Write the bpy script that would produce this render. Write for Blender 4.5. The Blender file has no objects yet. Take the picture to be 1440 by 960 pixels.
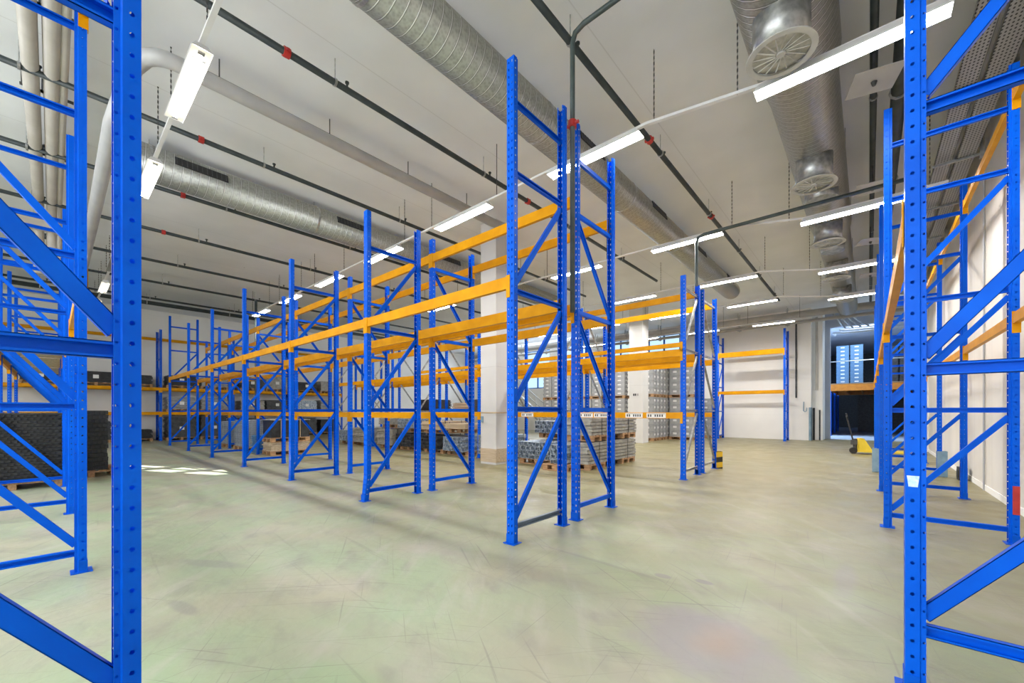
import bpy, math, random
from mathutils import Vector, Matrix
random.seed(7)
PI = math.pi
scene = bpy.context.scene
COL = scene.collection
ORD = ['first', 'second', 'third', 'fourth', 'fifth', 'sixth', 'seventh', 'eighth', 'ninth', 'tenth', 'eleventh', 'twelfth']

# ------------------------------------------------------------------ materials
def new_mat(name):
    m = bpy.data.materials.new(name); m.use_nodes = True
    nt = m.node_tree
    return m, nt, nt.nodes['Principled BSDF']

def noise_mat(name, c1, c2, scale=6.0, rough=0.5, metal=0.0, bump=0.0, stretch=(1, 1, 1), lo=0.35, hi=0.65, rough2=None, spec=.5):
    m, nt, b = new_mat(name)
    N, L = nt.nodes, nt.links
    tc = N.new('ShaderNodeTexCoord'); mp = N.new('ShaderNodeMapping'); mp.inputs['Scale'].default_value = stretch
    no = N.new('ShaderNodeTexNoise'); no.inputs['Scale'].default_value = scale; no.inputs['Detail'].default_value = 6
    cr = N.new('ShaderNodeValToRGB')
    cr.color_ramp.elements[0].position = lo; cr.color_ramp.elements[1].position = hi
    cr.color_ramp.elements[0].color = (*c1, 1); cr.color_ramp.elements[1].color = (*c2, 1)
    L.new(tc.outputs['Object'], mp.inputs['Vector']); L.new(mp.outputs['Vector'], no.inputs['Vector'])
    L.new(no.outputs['Fac'], cr.inputs['Fac']); L.new(cr.outputs['Color'], b.inputs['Base Color'])
    b.inputs['Roughness'].default_value = rough; b.inputs['Metallic'].default_value = metal
    b.inputs['Specular IOR Level'].default_value = spec
    if rough2 is not None:
        mr = N.new('ShaderNodeMapRange'); mr.inputs['To Min'].default_value = rough; mr.inputs['To Max'].default_value = rough2
        L.new(no.outputs['Fac'], mr.inputs['Value']); L.new(mr.outputs['Result'], b.inputs['Roughness'])
    if bump:
        bp = N.new('ShaderNodeBump'); bp.inputs['Strength'].default_value = bump; bp.inputs['Distance'].default_value = 0.01
        L.new(no.outputs['Fac'], bp.inputs['Height']); L.new(bp.outputs['Normal'], b.inputs['Normal'])
    return m

def emit_mat(name, color, strength):
    m, nt, b = new_mat(name)
    b.inputs['Base Color'].default_value = (*color, 1)
    if 'reflector' in name: b.inputs['Base Color'].default_value = (.3, .28, .24, 1)
    b.inputs['Emission Color'].default_value = (*color, 1)
    b.inputs['Emission Strength'].default_value = strength
    return m

BLUE = noise_mat('blue_powder_coat', (0.0, 0.092, 0.66), (0.0, 0.115, 0.76), 3, 0.36, spec=.12)
BLUE_WORN = noise_mat('blue_worn_coat', (0.0, 0.085, 0.58), (0.002, 0.115, 0.68), 14, 0.4, lo=0.3, hi=0.8, spec=.12)
YEL = noise_mat('yellow_beam_coat', (0.64, 0.27, 0.002), (0.74, 0.335, 0.004), 4, 0.38, spec=.12)
GALV = noise_mat('galvanized_steel', (0.33, 0.34, 0.34), (0.55, 0.56, 0.56), 12, 0.36, 0.75)
GREYP = noise_mat('grey_plastic_pipe', (0.42, 0.42, 0.43), (0.5, 0.5, 0.5), 2, 0.45)
BEIGEP = noise_mat('beige_pipe', (0.40, 0.37, 0.33), (0.48, 0.45, 0.41), 2, 0.45)
DARKP = noise_mat('dark_green_pipe', (0.018, 0.026, 0.028), (0.035, 0.046, 0.048), 5, 0.5)
RED = noise_mat('red_fitting', (0.42, 0.02, 0.02), (0.55, 0.04, 0.03), 8, 0.4)
WHITE = noise_mat('white_paint', (0.72, 0.72, 0.72), (0.8, 0.8, 0.8), 3, 0.45)
BLACK = noise_mat('black_plastic', (0.012, 0.013, 0.015), (0.030, 0.032, 0.036), 9, 0.5)
CHAR = noise_mat('charcoal_plastic', (0.035, 0.037, 0.04), (0.08, 0.083, 0.088), 7, 0.55)
WOOD = noise_mat('pallet_wood', (0.30, 0.155, 0.07), (0.50, 0.31, 0.16), 3, 0.75, stretch=(1, 8, 8))
PLY = noise_mat('plywood', (0.46, 0.36, 0.24), (0.58, 0.47, 0.33), 3, 0.7, stretch=(1, 6, 12))
STEELB = noise_mat('bluish_steel_profile', (0.18, 0.24, 0.32), (0.56, 0.64, 0.72), 14, 0.4, 0.2)
STEELG = noise_mat('grey_zinc_profile', (0.27, 0.26, 0.23), (0.42, 0.41, 0.37), 8, 0.45, 0.2)
TOTE = noise_mat('grey_tote_plastic', (0.30, 0.31, 0.32), (0.42, 0.43, 0.44), 4, 0.5)
TOTEL = noise_mat('tote_label_white', (0.75, 0.75, 0.75), (0.82, 0.82, 0.82), 4, 0.5)
TOTEB = noise_mat('blue_tote_plastic', (0.10, 0.21, 0.36), (0.15, 0.28, 0.44), 4, 0.5)
WRAP = noise_mat('grey_stretch_wrap', (0.20, 0.21, 0.22), (0.40, 0.41, 0.42), 5, 0.25, stretch=(1, 1, 5))
INK = noise_mat('dark_ink', (0.02, 0.02, 0.03), (0.04, 0.04, 0.05), 20, 0.6)
PAPERB = noise_mat('torn_bluish_paper', (0.36, 0.62, 0.85), (0.72, 0.86, 0.95), 55, 0.6)
LABELW = noise_mat('label_white', (0.8, 0.8, 0.78), (0.85, 0.85, 0.83), 4, 0.5)
RUBBER = noise_mat('black_rubber', (0.01, 0.01, 0.01), (0.02, 0.02, 0.02), 8, 0.7)
JACKY = noise_mat('pallet_truck_yellow', (0.80, 0.58, 0.03), (0.88, 0.66, 0.06), 5, 0.4)
SASH = noise_mat('blue_window_frame', (0.01, 0.13, 0.50), (0.015, 0.16, 0.58), 4, 0.4)
GUARD = noise_mat('grey_blue_guard', (0.16, 0.27, 0.36), (0.24, 0.36, 0.45), 6, 0.45)
LOUVRE = noise_mat('unlit_lamp_grey', (0.30, 0.31, 0.30), (0.4, 0.41, 0.4), 30, 0.4, 0.3, stretch=(30, 1, 1))
LAMP = emit_mat('lamp_diffuser', (1.0, 0.975, 0.94), 58.0)
LAMPR = emit_mat('rear_lamp_diffuser', (1.0, 0.975, 0.94), 80.0)
TUBE = emit_mat('lamp_tube', (1.0, 0.96, 0.88), 62.0)
REFL = emit_mat('lamp_reflector', (1.0, 0.90, 0.70), 0.62)

def stripe_mat():
    m, nt, b = new_mat('hazard_stripes')
    N, L = nt.nodes, nt.links
    tc = N.new('ShaderNodeTexCoord'); w = N.new('ShaderNodeTexWave'); mp = N.new('ShaderNodeMapping')
    mp.inputs['Rotation'].default_value = (0.6, 0.6, 0.3)
    w.inputs['Scale'].default_value = 2.0; cr = N.new('ShaderNodeValToRGB'); cr.color_ramp.interpolation = 'CONSTANT'
    cr.color_ramp.elements[0].color = (0.75, 0.45, 0.02, 1); cr.color_ramp.elements[1].color = (0.02, 0.02, 0.02, 1)
    cr.color_ramp.elements[1].position = 0.5
    L.new(tc.outputs['Object'], mp.inputs['Vector']); L.new(mp.outputs['Vector'], w.inputs['Vector'])
    L.new(w.outputs['Fac'], cr.inputs['Fac']); L.new(cr.outputs['Color'], b.inputs['Base Color'])
    return m
HAZ = stripe_mat()

def glass_mat():
    m, nt, b = new_mat('window_glass')
    N, L = nt.nodes, nt.links
    tr = N.new('ShaderNodeBsdfTransparent'); gl = N.new('ShaderNodeBsdfGlossy'); gl.inputs['Roughness'].default_value = 0.03
    mx = N.new('ShaderNodeMixShader'); mx.inputs['Fac'].default_value = 0.06
    tr.inputs['Color'].default_value = (0.93, 0.97, 1, 1)
    no = N.new('ShaderNodeTexNoise'); no.inputs['Scale'].default_value = 0.5
    L.new(tr.outputs[0], mx.inputs[1]); L.new(gl.outputs[0], mx.inputs[2])
    L.new(mx.outputs[0], N['Material Output'].inputs['Surface'])
    return m
GLASS = glass_mat()

def duct_mat(name, pitch, lw=.045):
    """spiral wound zinc duct: axis = local Y"""
    m, nt, b = new_mat(name)
    N, L = nt.nodes, nt.links
    def math_(op, a=None, c=None):
        n = N.new('ShaderNodeMath'); n.operation = op
        for i, v in enumerate((a, c)):
            if v is None: continue
            if isinstance(v, (int, float)): n.inputs[i].default_value = v
            else: L.new(v, n.inputs[i])
        return n.outputs[0]
    tc = N.new('ShaderNodeTexCoord'); sp = N.new('ShaderNodeSeparateXYZ')
    L.new(tc.outputs['Object'], sp.inputs[0])
    at = math_('ARCTAN2', sp.outputs['X'], sp.outputs['Z'])
    ph = math_('ADD', math_('DIVIDE', sp.outputs['Y'], pitch), math_('DIVIDE', at, 2 * PI))
    fr = math_('FRACT', ph)
    d = math_('ABSOLUTE', math_('SUBTRACT', fr, 0.5))
    line = math_('LESS_THAN', d, lw)
    line2 = math_('LESS_THAN', d, lw*2)
    no = N.new('ShaderNodeTexNoise'); no.inputs['Scale'].default_value = 18; no.inputs['Detail'].default_value = 5
    vo = N.new('ShaderNodeTexVoronoi'); vo.inputs['Scale'].default_value = 26
    L.new(tc.outputs['Object'], no.inputs['Vector']); L.new(tc.outputs['Object'], vo.inputs['Vector'])
    cr = N.new('ShaderNodeValToRGB')
    cr.color_ramp.elements[0].color = (0.29, 0.29, 0.265, 1); cr.color_ramp.elements[1].color = (0.41, 0.41, 0.375, 1)
    cr.color_ramp.elements[0].position = 0.3; cr.color_ramp.elements[1].position = 0.7
    mixv = math_('ADD', math_('MULTIPLY', no.outputs['Fac'], 0.6), math_('MULTIPLY', vo.outputs['Distance'], 0.5))
    L.new(mixv, cr.inputs['Fac'])
    mx = N.new('ShaderNodeMixRGB'); mx.blend_type = 'MIX'
    L.new(math_('MULTIPLY', line2, 0.75), mx.inputs['Fac']); L.new(cr.outputs['Color'], mx.inputs['Color1'])
    mx.inputs['Color2'].default_value = (0.13, 0.13, 0.12, 1)
    mx2 = N.new('ShaderNodeMixRGB'); L.new(math_('MULTIPLY', line, 0.8), mx2.inputs['Fac'])
    L.new(mx.outputs['Color'], mx2.inputs['Color1']); mx2.inputs['Color2'].default_value = (0.72, 0.72, 0.70, 1)
    L.new(mx2.outputs['Color'], b.inputs['Base Color'])
    b.inputs['Metallic'].default_value = 0.75; b.inputs['Roughness'].default_value = 0.40
    bp = N.new('ShaderNodeBump'); bp.inputs['Strength'].default_value = 0.35; bp.inputs['Distance'].default_value = 0.02
    tri = math_('MINIMUM', math_('MULTIPLY', d, 3.0), 0.3)
    L.new(math_('SUBTRACT', 1.0, tri), bp.inputs['Height']); L.new(bp.outputs['Normal'], b.inputs['Normal'])
    return m
DUCT = duct_mat('spiral_duct_steel', 0.135)
DUCTF = duct_mat('spiral_duct_fine', 0.11, .08)

def floor_mat():
    m, nt, b = new_mat('painted_concrete_floor')
    N, L = nt.nodes, nt.links
    tc = N.new('ShaderNodeTexCoord'); P = tc.outputs['Object']
    def noise(scale, detail=6, stretch=None, rot=0, dist=0.0):
        n = N.new('ShaderNodeTexNoise'); n.inputs['Scale'].default_value = scale; n.inputs['Detail'].default_value = detail
        n.inputs['Distortion'].default_value = dist
        if stretch:
            mp = N.new('ShaderNodeMapping'); mp.inputs['Scale'].default_value = stretch
            vr = N.new('ShaderNodeVectorRotate'); vr.rotation_type = 'Z_AXIS'; vr.inputs['Angle'].default_value = rot
            L.new(P, vr.inputs['Vector']); L.new(vr.outputs['Vector'], mp.inputs['Vector']); L.new(mp.outputs['Vector'], n.inputs['Vector'])
        else: L.new(P, n.inputs['Vector'])
        return n.outputs['Fac']
    def ramp(v, p0, p1):
        r = N.new('ShaderNodeMapRange'); r.clamp = True
        r.inputs['From Min'].default_value = p0; r.inputs['From Max'].default_value = p1
        L.new(v, r.inputs['Value']); return r.outputs['Result']
    def mulv(v, k):
        n = N.new('ShaderNodeMath'); n.operation = 'MULTIPLY'; L.new(v, n.inputs[0])
        if isinstance(k, (int, float)): n.inputs[1].default_value = k
        else: L.new(k, n.inputs[1])
        return n.outputs[0]
    def mix(fac, c1, c2):
        n = N.new('ShaderNodeMixRGB'); L.new(fac, n.inputs['Fac'])
        for v, i in ((c1, 'Color1'), (c2, 'Color2')):
            if isinstance(v, tuple): n.inputs[i].default_value = (*v, 1)
            else: L.new(v, n.inputs[i])
        return n.outputs['Color']
    def blob(cx, cy, rx, ry, soft, wob=0.6, rot=0.0):
        mp = N.new('ShaderNodeMapping'); mp.vector_type = 'TEXTURE'
        mp.inputs['Location'].default_value = (cx, cy, 0); mp.inputs['Rotation'].default_value = (0, 0, rot)
        mp.inputs['Scale'].default_value = (rx, ry, 1)
        L.new(P, mp.inputs['Vector'])
        le = N.new('ShaderNodeVectorMath'); le.operation = 'LENGTH'; L.new(mp.outputs['Vector'], le.inputs[0])
        ns = noise(3.2, 4)
        ad = N.new('ShaderNodeMath'); ad.operation = 'MULTIPLY_ADD'; L.new(ns, ad.inputs[0]); ad.inputs[1].default_value = wob; L.new(le.outputs['Value'], ad.inputs[2])
        r = N.new('ShaderNodeMapRange'); r.clamp = True
        r.inputs['From Min'].default_value = 1.0 + wob * 0.5; r.inputs['From Max'].default_value = 1.0 + wob * 0.5 - soft
        L.new(ad.outputs[0], r.inputs['Value']); return r.outputs['Result']
    col = mix(ramp(noise(0.45, 6), 0.38, 0.64), (0.235, 0.20, 0.095), (0.205, 0.196, 0.086))
    # greener in front of the racks; further off beiger, darkened to offset the lamps
    sx = N.new('ShaderNodeSeparateXYZ'); L.new(P, sx.inputs[0])
    gy = N.new('ShaderNodeMapRange'); gy.clamp = True; gy.inputs['From Min'].default_value = 9.0; gy.inputs['From Max'].default_value = 1.5
    L.new(sx.outputs['Y'], gy.inputs['Value'])
    green = mix(ramp(noise(0.8, 8, None, 0, 0.3), 0.36, 0.62), (0.40, 0.395, 0.285), (0.345, 0.435, 0.275))
    col = mix(mulv(gy.outputs['Result'], 0.95), col, green)
    # worn pale and dirty grey patches
    col = mix(mulv(ramp(noise(1.3, 10, None, 0, 0.3), 0.52, 0.72), 0.7), col, (0.43, 0.40, 0.335))
    col = mix(mulv(ramp(noise(2.7, 12, (1, 1.7, 1), 0.5, 0.2), 0.53, 0.75), 0.6), col, (0.25, 0.235, 0.20))
    col = mix(mulv(ramp(noise(0.9, 12, (0.35, 2.4, 1), -0.2, 0.1), 0.50, 0.72), 0.5), col, (0.27, 0.25, 0.195))
    col = mix(mulv(ramp(noise(1.7, 12, (0.5, 3.0, 1), 0.9, 0.2), 0.55, 0.75), 0.45), col, (0.50, 0.48, 0.42))
    inv = N.new('ShaderNodeMath'); inv.operation = 'SUBTRACT'; inv.inputs[0].default_value = 1.0; L.new(gy.outputs['Result'], inv.inputs[1])
    col = mix(mulv(inv.outputs[0], 0.55), col, (0.215, 0.18, 0.078))  # far floor colour darkened again to offset the bright rear lamps
    # scratches and tyre scuffs
    for (sc, st, rot, a) in ((1.3, (0.45, 26, 1), 0.55, 0.5), (1.5, (0.5, 34, 1), 1.45, 0.42), (1.6, (0.5, 26, 1), -0.55, 0.45), (1.2, (0.4, 38, 1), 2.3, 0.42), (0.8, (0.4, 12, 1), 0.05, 0.35)):
        col = mix(mulv(ramp(noise(sc, 4, st, rot, 0.0), 0.64, 0.70), a), col, (0.19, 0.18, 0.15))
    # stains
    col = mix(mulv(blob(-0.78, 2.64, 0.46, 0.52, 0.45, 0.8), 0.85), col, (0.31, 0.285, 0.285))
    col = mix(mulv(blob(-0.42, 2.45, 0.22, 0.40, 0.4, 0.8), 0.65), col, (0.34, 0.305, 0.30))
    col = mix(mulv(blob(-0.68, 2.70, 0.20, 0.28, 1.0, 0.7), 0.62), col, (0.42, 0.285, 0.20))
    col = mix(mulv(blob(-1.02, 3.55, 0.09, 0.05, 0.3, 0.4), 0.7), col, (0.22, 0.20, 0.20))
    col = mix(mulv(blob(-1.32, 3.45, 0.08, 0.05, 0.3, 0.4), 0.6), col, (0.22, 0.20, 0.20))
    col = mix(mulv(blob(-0.15, 4.4, 0.09, 0.6, 0.5, 0.6), 0.5), col, (0.28, 0.255, 0.245))
    col = mix(mulv(blob(-4.55, 0.98, 0.45, 0.09, 0.4, 0.6, 0.5), 0.5), col, (0.27, 0.255, 0.235))
    col = mix(mulv(blob(-3.7, 0.62, 0.24, 0.06, 0.4, 0.6, 0.2), 0.5), col, (0.25, 0.235, 0.22))
    # slab joints
    L.new(col, b.inputs['Base Color'])
    rr = N.new('ShaderNodeMapRange'); rr.inputs['From Min'].default_value = 0.3; rr.inputs['From Max'].default_value = 0.7
    rr.inputs['To Min'].default_value = 0.31; rr.inputs['To Max'].default_value = 0.5
    L.new(noise(2.2, 8, None, 0, 0.1), rr.inputs['Value']); L.new(rr.outputs['Result'], b.inputs['Roughness'])
    bp = N.new('ShaderNodeBump'); bp.inputs['Strength'].default_value = 0.22; bp.inputs['Distance'].default_value = 0.02
    L.new(noise(9, 7), bp.inputs['Height']); L.new(bp.outputs['Normal'], b.inputs['Normal'])
    return m
FLOOR = floor_mat()

def plaster_mat(name, c1, c2, seam_axis=None, seam_pitch=2.8, seam_amt=0.35, mark=0.0):
    m, nt, b = new_mat(name)
    N, L = nt.nodes, nt.links
    tc = N.new('ShaderNodeTexCoord'); P = tc.outputs['Object']
    no = N.new('ShaderNodeTexNoise'); no.inputs['Scale'].default_value = 0.7; no.inputs['Detail'].default_value = 7
    L.new(P, no.inputs['Vector'])
    cr = N.new('ShaderNodeValToRGB'); cr.color_ramp.elements[0].position = 0.35; cr.color_ramp.elements[1].position = 0.65
    cr.color_ramp.elements[0].color = (*c1, 1); cr.color_ramp.elements[1].color = (*c2, 1)
    L.new(no.outputs['Fac'], cr.inputs['Fac']); out = cr.outputs['Color']
    if seam_axis:
        sp = N.new('ShaderNodeSeparateXYZ'); L.new(P, sp.inputs[0])
        for ax in seam_axis:
            dv = N.new('ShaderNodeMath'); dv.operation = 'DIVIDE'; L.new(sp.outputs[ax], dv.inputs[0]); dv.inputs[1].default_value = seam_pitch
            fr = N.new('ShaderNodeMath'); fr.operation = 'FRACT'; L.new(dv.outputs[0], fr.inputs[0])
            lt = N.new('ShaderNodeMath'); lt.operation = 'LESS_THAN'; L.new(fr.outputs[0], lt.inputs[0]); lt.inputs[1].default_value = 0.006
            mu = N.new('ShaderNodeMath'); mu.operation = 'MULTIPLY'; L.new(lt.outputs[0], mu.inputs[0]); mu.inputs[1].default_value = seam_amt
            mx = N.new('ShaderNodeMixRGB'); L.new(mu.outputs[0], mx.inputs['Fac']); L.new(out, mx.inputs['Color1']); mx.inputs['Color2'].default_value = (0.2, 0.19, 0.17, 1)
            out = mx.outputs['Color']
    if mark:
        vo = N.new('ShaderNodeTexVoronoi'); vo.inputs['Scale'].default_value = 0.9; L.new(P, vo.inputs['Vector'])
        lt = N.new('ShaderNodeMath'); lt.operation = 'LESS_THAN'; L.new(vo.outputs['Distance'], lt.inputs[0]); lt.inputs[1].default_value = 0.022
        mu = N.new('ShaderNodeMath'); mu.operation = 'MULTIPLY'; L.new(lt.outputs[0], mu.inputs[0]); mu.inputs[1].default_value = mark
        mx = N.new('ShaderNodeMixRGB'); L.new(mu.outputs[0], mx.inputs['Fac']); L.new(out, mx.inputs['Color1']); mx.inputs['Color2'].default_value = (0.12, 0.11, 0.1, 1)
        out = mx.outputs['Color']
    L.new(out, b.inputs['Base Color']); b.inputs['Roughness'].default_value = 0.8
    n2 = N.new('ShaderNodeTexNoise'); n2.inputs['Scale'].default_value = 40; L.new(P, n2.inputs['Vector'])
    bp = N.new('ShaderNodeBump'); bp.inputs['Strength'].default_value = 0.12; L.new(n2.outputs['Fac'], bp.inputs['Height']); L.new(bp.outputs['Normal'], b.inputs['Normal'])
    return m
CEIL = plaster_mat('ceiling_plaster', (0.73, 0.75, 0.775), (0.80, 0.82, 0.845), ['X'], 2.8, 0.18, 0.7)
WALLW = plaster_mat('white_wall', (0.84, 0.82, 0.78), (0.90, 0.88, 0.84), ['Z'], 1.25, 0.12)
WALLR = plaster_mat('panel_wall', (0.66, 0.62, 0.56), (0.75, 0.71, 0.65), ['Y'], 1.5, 0.30)
COLW = plaster_mat('column_white', (0.58, 0.575, 0.565), (0.65, 0.645, 0.635), ['Z'], 1.3, 0.35)
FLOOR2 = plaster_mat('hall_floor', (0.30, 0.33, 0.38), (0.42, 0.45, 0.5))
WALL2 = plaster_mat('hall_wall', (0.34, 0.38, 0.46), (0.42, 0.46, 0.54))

# ------------------------------------------------------------------ mesh builder
class MB:
    def __init__(s): s.v = []; s.f = []
    def quad(s, a, b, c, d):
        n = len(s.v); s.v += [tuple(a), tuple(b), tuple(c), tuple(d)]; s.f.append((n, n+1, n+2, n+3)); return s
    def box(s, x0, x1, y0, y1, z0, z1, M=None):
        n = len(s.v)
        p = [(x0,y0,z0),(x1,y0,z0),(x1,y1,z0),(x0,y1,z0),(x0,y0,z1),(x1,y0,z1),(x1,y1,z1),(x0,y1,z1)]
        if M is not None: p = [tuple(M @ Vector(q)) for q in p]
        s.v += p
        s.f += [(n,n+3,n+2,n+1),(n+4,n+5,n+6,n+7),(n,n+1,n+5,n+4),(n+1,n+2,n+6,n+5),(n+2,n+3,n+7,n+6),(n+3,n,n+4,n+7)]
        return s
    def tube(s, pts, r, n=10, cap=True):
        """swept tube through pts; r a number or list"""
        pts = [Vector(p) for p in pts]; m = len(pts)
        rs = r if isinstance(r, (list, tuple)) else [r]*m
        base = len(s.v); up = None
        for i, p in enumerate(pts):
            t = (pts[min(i+1, m-1)] - pts[max(i-1, 0)]).normalized()
            if up is None:
                up = t.cross(Vector((0,0,1)))
                if up.length < 1e-3: up = t.cross(Vector((1,0,0)))
                up.normalize()
            u = (up - t*up.dot(t)).normalized(); w = t.cross(u); up = u
            for k in range(n):
                a = 2*PI*k/n
                s.v.append(tuple(p + (u*math.cos(a) + w*math.sin(a))*rs[i]))
        for i in range(m-1):
            for k in range(n):
                a = base+i*n+k; b2 = base+i*n+(k+1)%n
                s.f.append((a, b2, b2+n, a+n))
        if cap:
            s.f.append(tuple(base+k for k in reversed(range(n)))); s.f.append(tuple(base+(m-1)*n+k for k in range(n)))
        return s
    def prism(s, poly, x0, x1):
        """polygon in (y,z) extruded along x"""
        n = len(poly); b = len(s.v)
        s.v += [(x0, y, z) for y, z in poly] + [(x1, y, z) for y, z in poly]
        for k in range(n):
            s.f.append((b+k, b+(k+1)%n, b+n+(k+1)%n, b+n+k))
        s.f.append(tuple(b+k for k in reversed(range(n)))); s.f.append(tuple(b+n+k for k in range(n)))
        return s
    def mesh(s, name, mat, smooth=False):
        me = bpy.data.meshes.new(name); me.from_pydata(s.v, [], s.f); me.materials.append(mat)
        if smooth:
            for p in me.polygons: p.use_smooth = len(p.vertices) == 4
        me.update(); return me

def mobj(name, me, parent=None, loc=None, rotz=None):
    o = bpy.data.objects.new(name, me); COL.objects.link(o)
    if parent is not None: o.parent = parent
    if loc is not None: o.location = loc
    if rotz: o.rotation_euler = (0, 0, rotz)
    return o
def tag(o, label=None, cat=None, group=None, kind=None):
    if label: o['label'] = label
    if cat: o['category'] = cat
    if group: o['group'] = group
    if kind: o['kind'] = kind
    return o
def empty(name, label, cat, loc=(0,0,0), rotz=0, group=None):
    o = bpy.data.objects.new(name, None); COL.objects.link(o); o.location = loc; o.rotation_euler = (0,0,rotz)
    o.empty_display_size = 0.1
    return tag(o, label, cat, group)
def struct(name, mb, mat, parent=None, smooth=False):
    o = mobj(name, mb.mesh(name, mat, smooth), parent)
    if parent is None: o['kind'] = 'structure'
    return o
CACHE = {}
def cached(key, fn):
    if key not in CACHE: CACHE[key] = fn()
    return CACHE[key]

# ------------------------------------------------------------------ the room
H_ROOM = 6.5
XL, XR, YB, YF = -27.0, 1.56, 24.6, -7.0
struct('floor', MB().box(XL, XR, YF, 26.6, -0.1, 0), FLOOR)
struct('ceiling', MB().box(XL-0.2, XR+0.2, YF-0.2, 26.6, H_ROOM, H_ROOM+0.2), CEIL)
struct('wall_right', MB().box(XR, XR+0.2, YF, 26.6, 0, H_ROOM), WALLR)

def wall_x(name, y0, y1, x0, x1, openings, mat):
    """wall along X with rectangular openings (xa, xb, za, zb)"""
    mb = MB(); cur = x0
    for xa, xb, za, zb in sorted(openings):
        mb.box(cur, xa, y0, y1, 0, H_ROOM)
        if za > 0: mb.box(xa, xb, y0, y1, 0, za)
        if zb < H_ROOM: mb.box(xa, xb, y0, y1, zb, H_ROOM)
        cur = xb
    mb.box(cur, x1, y0, y1, 0, H_ROOM)
    return struct(name, mb, mat)
BW = [(-10.35, -8.4, 4.1, 6.1), (-13.3, -11.15, 4.1, 6.1), (-16.8, -14.4, 3.2, 6.1), (-20.3, -17.9, 3.2, 6.1), (-24.4, -21.4, 3.2, 6.1)]
wall_x('wall_back', YB, YB+0.3, XL, -2.13, BW, WALLW)
FWN = []
wall_x('wall_front', YF-0.3, YF, XL, XR, FWN, WALLW)
# end wall with the sunlit window
EW = (-5.15, -4.15, 4.15, 5.42)
mb = MB()
mb.box(XL-0.3, XL, YF, EW[0], 0, H_ROOM).box(XL-0.3, XL, EW[1], YB, 0, H_ROOM).box(XL-0.3, XL, EW[0], EW[1], 0, EW[2]).box(XL-0.3, XL, EW[0], EW[1], EW[3], H_ROOM)
struct('wall_left', mb, WALLW)

nwin = 0
def window_x(x0, x1, z0, z1, y, nx=2, nz=2):
    global nwin; nwin += 1
    fr = MB(); t = 0.07
    fr.box(x0, x1, y-t/2, y+t/2, z0, z0+t).box(x0, x1, y-t/2, y+t/2, z1-t, z1).box(x0, x0+t, y-t/2, y+t/2, z0, z1).box(x1-t, x1, y-t/2, y+t/2, z0, z1)
    for i in range(1, nx):
        x = x0+(x1-x0)*i/nx; fr.box(x-0.05, x+0.05, y-t/2, y+t/2, z0, z1)
    for i in range(1, nz):
        z = z0+(z1-z0)*i/nz; fr.box(x0, x1, y-t/2, y+t/2, z-0.04, z+0.04)
    w = struct('window_%d' % nwin, fr, SASH)
    mobj('pane', MB().quad((x0, y, z0), (x1, y, z0), (x1, y, z1), (x0, y, z1)).mesh('pane', GLASS), w)
for a in BW: window_x(*a, YB+0.1)
for a in FWN: window_x(*a, YF-0.12, 3, 2)
nwin += 1
mb = MB(); y0, y1, z0, z1 = EW; xx = XL-0.12
mb.box(xx-.03, xx+.03, y0, y1, z0, z0+.05).box(xx-.03, xx+.03, y0, y1, z1-.05, z1).box(xx-.03, xx+.03, y0, y0+.05, z0, z1).box(xx-.03, xx+.03, y1-.05, y1, z0, z1)
mb.box(xx-.03, xx+.03, (y0+y1)/2-.06, (y0+y1)/2+.06, z0, z1)
for k in (1, 2): z = z0+(z1-z0)*k/3; mb.box(xx-.03, xx+.03, y0, y1, z-.05, z+.05)
w = struct('window_%d' % nwin, mb, SASH)
mobj('pane', MB().quad((xx, y0, z0), (xx, y1, z0), (xx, y1, z1), (xx, y0, z1)).mesh('pane', GLASS), w)

# columns
def column(x0, x1, y0, y1, n):
    o = struct('trim_%d' % n, MB().box(x0, x1, y0, y1, 0, H_ROOM), COLW)
    mobj('base_sheet', MB().box(x0-.008, x1+.008, y0-.008, y1+.008, 0.06, 0.42).mesh('base_sheet', PLY), o)
    mobj('band', MB().box(x0-.006, x1+.006, y0-.006, y1+.006, 1.36, 1.40).mesh('band', PLY), o)
    return o
c1 = column(-7.95, -7.38, 7.74, 8.30, 1)
mobj('switch_box', MB().box(-7.93, -7.85, 7.715, 7.735, 1.12, 1.28).mesh('switch_box', GUARD), c1)
o = struct('trim_2', MB().box(-8.25, -7.6, 17.5, 18.1, 0, H_ROOM), COLW)
mb = MB()
for k, (a, b2) in enumerate(((0, .07), (.09, .15), (.21, .24))): mb.box(-8.06+a, -8.06+b2, 17.49, 17.498, 2.13, 2.23)
mobj('number_mark', mb.mesh('number_mark', INK), o)

# back wall return and doorway to the next hall
struct('trim_3', MB().box(-2.2, -1.72, 25.15, 26.6, 0, H_ROOM), WALLW)
struct('trim_4', MB().box(-2.22, -2.115, YB-0.015, YB, 0, 1.62).box(-2.13, -2.115, YB-0.015, YB+0.3, 0, 1.62), GUARD)
struct('trim_5', MB().box(-2.11, -2.02, 25.10, 25.15, 0, 1.6).box(-1.86, -1.80, 25.10, 25.15, 0, 1.5), BLACK)
struct('trim_6', MB().box(-2.0, -1.9, 25.05, 25.15, 2.5, 6.1), BEIGEP)
struct('trim_7', MB().box(-1.72, XR+.2, 26.6, 26.9, 5.75, H_ROOM).box(-1.72, -1.5, 26.6, 26.9, 0, 5.75), WALL2)
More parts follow.
